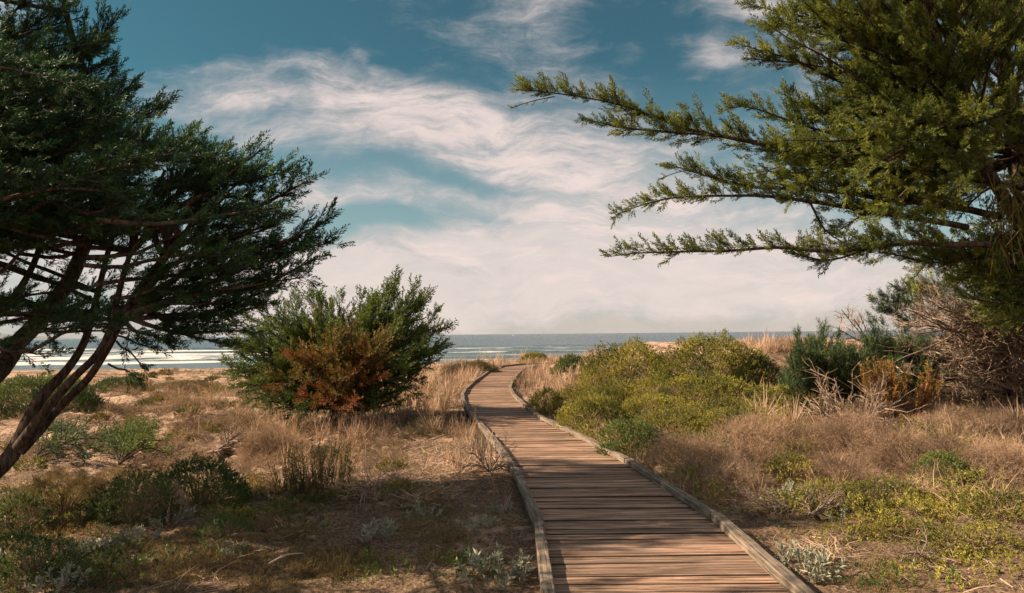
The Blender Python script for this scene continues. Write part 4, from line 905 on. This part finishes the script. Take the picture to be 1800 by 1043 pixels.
# bare shrub standing against the sea
q = G(1530, 690); DD = 13.5; bq = P(1530, 640, DD); b0_ = np.array([bq[0], DD, float(H(bq[0], DD))]); bs = empty('bare_shrub', tuple(b0_)); tag(bs, 'leafless grey shrub poking up against the sea beside the young pine', 'shrub')
segs = [(spline([b0_, P(1545, 640, DD), P(1520, 590, DD)], .1), .022, .012, 1)]
for tx, ty in [(1470,560),(1480,545),(1492,548),(1500,560),(1470,575),(1510,552),(1485,585)]:
    pts = wob(spline([P(1525, 600, DD), P((tx+1525)/2+6, (ty+600)/2+8, DD), P(tx, ty, DD+rng.uniform(-.3, .3))], .1), .02, .3, tx); segs.append((pts, .012, .005, 1))
    for j in range(7):
        i_ = rng.integers(len(pts)//3, len(pts)-1); T = nz((pts[i_+1]-pts[i_])[None]); twiggy(segs, pts[i_], nz(T*.8+rperp(T)*.6)[0], .22, .005, 1)
seg_build(segs, bs, m_dead)
def dead_thing(name, px, py, label, n, L, w, spreadz=.35, dirs=None, cat='branch', lev=2, lift=.04, group=None):
    q = G(px, py); root = empty(name, tuple(q)); tag(root, label, cat, group); segs = []
    for i in range(n):
        az = rng.uniform(0, 6.28) if dirs is None else R_(dirs+rng.normal(0, 22)); el = rng.uniform(.02, spreadz)
        twiggy(segs, q+np.array([0, 0, lift]), np.array([math.cos(az)*math.cos(el), math.sin(az)*math.cos(el), math.sin(el)]), L*rng.uniform(.6, 1.1), w, lev, None, .4)
    seg_build(segs, root, m_dead); return root
DG = 'dead branches on the dune'
dead_thing('dead_bush', 1500, 775, 'uprooted dead bush fanning pale branches over the heath', 30, .75, .016, .75, cat='bush', lift=.14)
dead_thing('fallen_branch', 1425, 915, 'forked pale dead branch lying on litter right of the boardwalk', 6, .38, .016, .5, 20, group=DG)
dead_thing('fallen_branch', 1390, 905, 'grey tangle of dead branch beside the forked pale one', 7, .34, .011, .4, 170, group=DG)
dead_thing('fallen_branch', 365, 800, 'dark gnarled dead branch on the sand left of the dry grass', 8, .75, .024, .6, 10, group=DG)
dead_thing('fallen_branch', 860, 835, 'spiky dead brush lying against the left timber edge', 12, .5, .010, .9, group=DG)
dead_thing('fallen_branch', 1680, 800, 'sun bleached broken branch in heath below the thicket', 7, .6, .016, .5, 180, group=DG)
dead_thing('fallen_branch', 650, 865, 'flat mat of thin dead twigs in shade left of the boardwalk', 20, .55, .008, .2, group=DG)
dead_thing('fallen_branch', 1620, 985, 'dark broken twig pile on the lower right sand streak', 9, .25, .008, .3, group=DG)
dead_thing('fallen_branch', 1260, 640, 'thin bleached branches lying at the foot of the tallest mound', 8, .6, .012, .3, group=DG) if False else None
dead_thing('fallen_branch', 1230, 700, 'bleached fallen twigs between the olive mound and its hummock', 12, .8, .014, .35, group=DG)
dead_thing('fallen_branch', 1130, 760, 'forked white twig resting on the golden green brush', 5, .5, .010, .9, group=DG)
def one_stick(name, a, b, w, label, m=m_stick):
    qa, qb = G(*a), G(*b); pts = wob(spline([qa+[0, 0, .02], (qa+qb)/2+[0, 0, .05], qb+[0, 0, .03]], .06), .012, .3, a[0]); g = Geo(); root = empty(name, tuple(qa)); tag(root, label, 'stick', 'loose sticks')
    g.tube(pts, np.linspace(w, w*.5, len(pts)), 6); shift(g, root); g.build('stem', m, root)
    return root
    n = 3; i = rng.integers(len(pts)//3, len(pts)-1, n); quadmesh('side_twigs', sticks(pts[i]-np.array(root.location), pts[i]-np.array(root.location)+rng.normal(0, .06, (n, 3))+[0, 0, .05], .007), m_stickq, root)
one_stick('stick', (472,1000), (535,982), .009, 'pale straight stick lying on dark grass near the lower left')
one_stick('stick', (848,862), (873,854), .009, 'short reddish stick on the litter left of the boardwalk', m_barkR)
one_stick('stick', (1400,1010), (1440,1030), .008, 'pale thin stick beside the right timber at the bottom')

# fallen green cypress boughs on the sand under the left tree
for (cx_, cy_, tips_, lab) in [(60,815,[(150,775),(140,800),(170,810),(110,770),(190,790),(160,825),(100,825)],'dark green cypress bough resting on the sand by the trunk foot'),
                              (210,825,[(275,765),(285,790),(240,775),(290,815),(215,780),(260,810),(180,790)],'yellow green cypress bough sprawling right of the dark one')]:
    q = G(cx_, cy_); root = empty('cypress_bough', tuple(q)); tag(root, lab, 'branch'); g = Geo(); cr = Crown()
    for (a, b) in tips_:
        e = G(a, b); e = e+[0, 0, .16]; pts = wob(spline([q+[0, 0, .06], (q+e)/2+[0, 0, .18], e], .1), .03, .4, a); g.tube(pts, np.linspace(.02, .006, len(pts)), 5)
        cr.limb(pts, envf(.38, .12), per_m=14, spr=(.16, .26), up=.5, t0=.1, curve=.15)
    shift(g, root); g.build('branches', m_bark, root); cr.build(root, m_cyM if cx_ > 100 else m_pine, m_bark, LCf, twigs=False)

# ---------------- silver sage and lupine stalks
def cluster(name, px, py, r, n, leafm, lib, size, label, cat, group, tall=False, tint=0., va=.5):
    q = G(px, py); root = empty(name, tuple(q)); tag(root, label, cat, group); a = rng.uniform(0, 6.28, n); rr = r*np.sqrt(rng.uniform(0, 1, n)); x_ = np.cos(a)*rr; y_ = np.sin(a)*rr
    z_ = H(x_+q[0], y_+q[1])-q[2]-.01+(0 if tall else rng.uniform(0, .10, n)*(1-(rr/r)**2)); p = np.stack([x_, y_, z_], -1)
    dr = nz(Zax+np.stack([x_, y_, 0*x_], -1)/max(r, .01)*(.18 if tall else .8)+rng.normal(0, .12, (n, 3)))
    leafmesh('foliage', [inst(lib, p, dr, rng.uniform(.7, 1.15, n)*size, np.full(n, tint)+rng.normal(0, .15, n), np.full(n, va)+rng.normal(0, .2, n))], leafm, root)
    m_ = n//3; st = p[:m_]
    if n > 200: quadmesh('stems', sticks(st-[0, 0, .03], st+dr[:m_]*size*.6, .009), m_heath, root); return root
SGp = 'silver sage plants'
for (px, py, r, n, s_, lab) in [
 (870,1020,.20,34,.15,'silver sage clump nearest the lower left timber of the boardwalk'),(840,930,.13,16,.10,'small silver sage left of the timber beside a sand patch'),
 (668,955,.13,16,.13,'grey sage sprig with a tall flower spike in the shaded grass'),(745,912,.14,18,.09,'pale curled sage rosette at the edge of the twig mat'),
 (300,925,.14,18,.12,'pale sage tuft in light just right of the green shrub'),(245,958,.16,18,.12,'grey sage below the dark green shrub'),(175,975,.18,20,.12,'grey sage in deep shade near the lower left'),
 (100,1035,.15,16,.12,'broad leaved sage at the bottom left corner'),(20,990,.14,14,.12,'sage at the left edge above the corner one'),(420,985,.1,12,.1,'small sage in shade right of the grey pair'),
 (380,935,.10,10,.1,'tiny sage beside the stalks of the green shrub'),(885,905,.10,12,.10,'silver sage touching the left timber at its bend'),
 (1405,1010,.22,36,.14,'tall silver sage beside the right timber near the bottom'),(1395,885,.20,34,.15,'blue green sage under the open yellow bush'),(1480,920,.10,10,.09,'small sage in front of the forked dead branch'),
 (560,730,.25,18,.16,'grey sage on the sand under the spreading cypress'),(730,760,.25,22,.16,'grey sage on the bare sand between dry grasses'),(860,790,.18,18,.14,'grey sage by the timber next to the dry stalks')]:
    cluster('sage_plant', px, py, r, n, m_sage, LSage, s_, lab, 'sage', SGp)
LGp = 'tall dry lupine clumps'
for (px, py, r, n, s_, lab, mm) in [
 (560,858,.42,70,.50,'tall dark clump of dry lupine stalks left of the twig mat',m_olive),(520,865,.25,30,.38,'shorter dark lupine stalks beside the tall clump',m_olive),
 (610,790,.4,40,.40,'tall pale dry stalks at the foot of the spreading cypress',m_straw),(655,760,.5,40,.42,'pale stalks right of the cypress foot',m_straw),
 (700,735,.6,46,.42,'dense upright straw stalks right of the spreading cypress',m_straw),(770,715,.6,44,.40,'straw stalks on the bank halfway to the boardwalk',m_straw),(800,765,.35,34,.36,'straw stalks leaning over the left timber',m_straw),
 (835,790,.22,22,.30,'thin grey stalks beside the left timber at the sunlit stretch',m_straw),(880,870,.10,10,.22,'few thin stalks beside the shaded left timber',m_straw),(300,915,.12,14,.28,'thin pale stalks rising from the green shrub in light',m_straw),
 (905,680,.4,30,.42,'dry stalks leaning over the right side of the far boardwalk',m_straw),(960,675,.6,44,.42,'pinkish dry stalks beyond the inner bend',m_straw)]:
    cluster('lupine_clump', px, py, r, n, mm, LS, s_, lab, 'dry plant', LGp, tall=True, va=.45 if mm is m_straw else .15)

# ---------------- stuff: grass, litter, ground cover
def zone(z, px, py):
    w = np.zeros_like(px)
    for (cx_, cy_, rx, ry, a) in z: w = np.maximum(w, a*np.exp(-1.1*(((px-cx_)/rx)**2+((py-cy_)/ry)**2)))
    return w
def scatter(n, ylo, yhi, z, kx=1.0, patch=.5, sc_=1.2, seed=0, base_=0.0):
    uu = rng.uniform(0, 1, n*3); e = 2-kx; y = (ylo**e+(yhi**e-ylo**e)*uu)**(1/e) if e else ylo*(yhi/ylo)**uu
    x = rng.uniform(-1, 1, n*3)*(.80*y+1.2); zz = H(x, y); px, py = proj(np.stack([x, y, zz], -1)); w = np.maximum(zone(z, px, py), base_)
    w = w*np.clip((fbm(x*sc_, y*sc_, seed+20, 4)-.5)*patch*7+.55, 0, 1.3)
    ok = rng.uniform(0, 1, n*3) < w
    ok &= ~((y < yend+.1) & (x > xl(y)-.04) & (x < xr(y)+.04)); ok &= ~((y > yend) & (y < yend+5.5) & (x > b0L[0]-.2) & (y > np.interp(x, Rb[:, 0], Rb[:, 1])-.1) & (y < np.interp(x, Lb[:, 0], Lb[:, 1])+.1))
    x, y, zz = x[ok], y[ok], zz[ok]; return np.stack([x, y, zz-.01], -1)
def stuff(name, label, cat, sets, m):
    parts = []
    for (p, lib, s0_, s1_, lean, tint, va) in sets:
        n = len(p); far_ = (p[:, 1]/8)**.35; dr = nz(Zax+rng.normal(0, lean, (n, 3))*[1, 1, 0]+np.array([.12, 0, 0]) if lean else Zax+rng.normal(0, .06, (n, 3)))
        hm = .45+.95*np.clip((fbm(p[:, 0]*2.1+7, p[:, 1]*2.1, 91, 3)-.30)*2.4, 0, 1.1); sz = rng.uniform(s0_, s1_, n)*np.clip(far_, .8, 1.5)*hm; cl = fbm(p[:, 0]*.9, p[:, 1]*.9, 61, 3)-.5
        parts.append(inst(lib, p, dr, sz, np.full(n, tint)+1.9*cl+rng.normal(0, .15, n), np.full(n, va)+.6*(hm-.85)+.9*(fbm(p[:, 0]*3.1, p[:, 1]*3.1, 44, 3)-.5)+rng.normal(0, .24, n)))
    o = leafmesh(name, parts, m); tag(o, label, cat, kind='stuff'); print(name, len(o.data.polygons)); return o
Zst = [(740,700,95,45,1.),(630,770,80,30,.8),(480,790,80,25,.35),(850,655,90,14,1),(820,800,60,30,.6),(930,660,40,22,1),(1000,690,80,18,.9),(1650,735,260,34,1),(1780,760,100,60,.8),(1370,612,80,16,.35),(1000,640,80,12,1),(700,660,120,14,.5),
       (330,690,120,8,.25),(560,700,60,14,.35),(1500,760,200,40,.5),(900,905,30,50,.4)]
stuff('dry_grass', 'pale dry dune grass standing in drifts on both sides of the boardwalk', 'grass',
      [(scatter(13000, 4, 46, Zst, .9, 1.1, .9, 1), LG, .16, .34, .28, -.1, .5), (scatter(8000, 4, 46, Zst, .9, 1.2, .7, 2), LGd, .22, .44, .14, -.1, .6), (scatter(3500, 12, 60, [(400,660,600,30,.12),(1100,640,300,20,.25)], .5, .9, .5, 3), LG, .12, .25, .25, .05, .45)], m_straw)
Zol = [(480,960,330,85,1.),(760,980,170,60,.9),(890,930,60,60,.8),(120,980,200,60,.9),(1560,1020,150,26,.5),(300,800,120,30,.3),(700,880,140,40,.4)]
stuff('low_grass', 'short olive brown grass covering the shaded sand at lower left', 'grass',
      [(scatter(80000, 3.0, 11, Zol, 1.0, .85, 1.3, 5), LGs, .045, .10, .4, .12, .4), (scatter(7000, 3.0, 11, Zol, 1.0, 1.2, 1.1, 6), LG, .06, .13, .5, .15, .5), (scatter(10000, 8, 42, [(330,730,330,60,.9),(600,700,200,60,.5)], .5, 1.6, 1.1, 23), LHe, .10, .22, .4, .1, .1)], m_olive)
Zhe = [(1280,790,190,60,1),(1500,780,200,60,1),(1700,810,200,60,1),(1180,730,150,30,.7),(1330,850,150,40,.8),(450,740,160,40,.45),(1750,870,120,40,.6)]
stuff('heath_cover', 'fine brown heath twigs filling the ground between shrubs at right', 'ground cover',
      [(scatter(9000, 5, 22, Zhe, .8, .9, 1.0, 8), LHe, .14, .26, .5, .0, .5), (scatter(15000, 5, 24, Zhe, .8, 1.0, 1.3, 8), LTw, .16, .32, .4, .0, .55), (scatter(9000, 8, 42, [(330,720,330,60,.3),(650,740,200,50,.3)], .5, 1.6, .9, 19), LTw, .10, .24, .4, .3, .12), (scatter(3500, 9, 34, [(1100,690,300,30,.6),(400,700,300,30,.25),(1370,640,120,16,.7)], .6, .7, .8, 9), LHe, .20, .32, .4, .05, .4)], m_heath)
Zgc = [(1600,900,260,45,.9),(1720,950,150,50,1),(1480,930,120,25,.7),(1250,745,120,30,.6),(1040,740,110,40,.7),(100,870,140,30,.3),(420,905,60,20,.4),(1560,985,120,16,.4)]
stuff('ground_cover', 'low yellow green leafy ground cover spreading over the sand', 'ground cover',
      [(scatter(6000, 6, 18, [(1080,745,90,40,.8),(1250,730,150,30,.7)], .8, .8, 1.2, 31), LL, .07, .13, .3, .0, .6), (scatter(52000, 3.2, 16, Zgc, 1.0, 1.0, 1.1, 11), LL, .038, .075, .3, .1, .5)], m_gc)
Zli = [(740,860,170,45,1),(600,930,260,60,.7),(860,800,60,40,.7),(1310,900,130,55,1.3),(1420,980,170,60,1.1),(1620,960,200,40,.5),(820,990,160,60,.6),(700,790,130,30,.6)]
stuff('twig_litter', 'dead twigs and thatch scattered over the sand', 'litter',
      [(scatter(22000, 3.0, 14, Zli, 1.0, .6, 1.3, 14, .10), LT, .10, .26, 0, .0, .45), (scatter(22000, 3.0, 12, Zli, 1.0, .5, 1.3, 15, .25), LT, .05, .13, 0, .1, .5), (scatter(6000, 9, 44, [(350,720,350,60,.8),(700,740,200,40,.8)], .6, .7, 1.0, 16, .1), LT, .14, .32, 0, .1, .3)], m_lit)
stuff('low_scrub', 'dark green low leafy scrub creeping over the shaded ground at lower left', 'ground cover',
      [(scatter(26000, 3.0, 10, [(100,970,190,70,.9),(330,950,160,50,.8),(460,900,90,30,.6),(560,1010,140,30,.4),(820,1000,60,30,.4),(1500,1020,100,20,.5)], 1.0, 1.1, 1.2, 33), LL, .04, .09, .3, .05, .25)], m_shG)

def tussocks(name, label, n, ylo, yhi, z, lib, rlo, rhi, size, m, tint, va, seed, k_=1.0):
    c = scatter(n, ylo, yhi, z, .9, 1.2, .8, seed); P_ = []; T_ = []; V_ = []; D_ = []; S_ = []
    for p in c:
        r = rng.uniform(rlo, rhi)*(p[1]/9)**.3; m_ = int(55*k_*(r/rlo)); d = nz(rng.normal(size=(m_, 3))); d[:, 2] = np.abs(d[:, 2])
        P_.append(p+d*[r, r*rng.uniform(.7, 1.2), r*rng.uniform(.5, .85)]*rng.uniform(.55, 1.0, (m_, 1))); D_.append(d+[0, 0, .6]+rng.normal(0, .25, (m_, 3)))
        S_.append(rng.uniform(.6, 1.2, m_)*size*(p[1]/9)**.3); T_.append(np.full(m_, tint+rng.normal(0, .25))+rng.normal(0, .12, m_)); V_.append(np.full(m_, va+rng.normal(0, .2))+rng.normal(0, .15, m_)+.25*(d[:, 2]-.5))
    o = leafmesh(name, [inst(lib, np.concatenate(P_), np.concatenate(D_), np.concatenate(S_), np.concatenate(T_), np.concatenate(V_))], m); tag(o, label, 'ground cover', kind='stuff'); print(name, len(c), len(o.data.polygons))
tussocks('dune_scrub', 'small dark olive and rusty scrub clumps dotting the dune sand at left', 330, 5.5, 40, [(300,730,330,70,1),(600,730,200,60,.7),(480,860,200,60,.8),(760,700,120,30,.5)], LL, .09, .26, .075, m_gc, .35, .1, 71)
tussocks('heath_clumps', 'rusty and grey brown heath hummocks among the scrub', 420, 4.5, 30, [(330,760,330,80,.7),(620,800,240,60,.7),(1350,800,330,90,1),(1650,800,250,70,1),(820,900,100,80,.5)], LTw, .20, .42, .13, m_heath, .25, .35, 83, .8)
tussocks('leafy_clumps', 'small yellow green leafy hummocks pushing through brown heath at right', 420, 4.5, 26, [(1300,790,260,80,.9),(1650,880,250,60,.8),(1450,760,250,50,.7)], LL, .20, .42, .085, m_gc, .05, .55, 97)
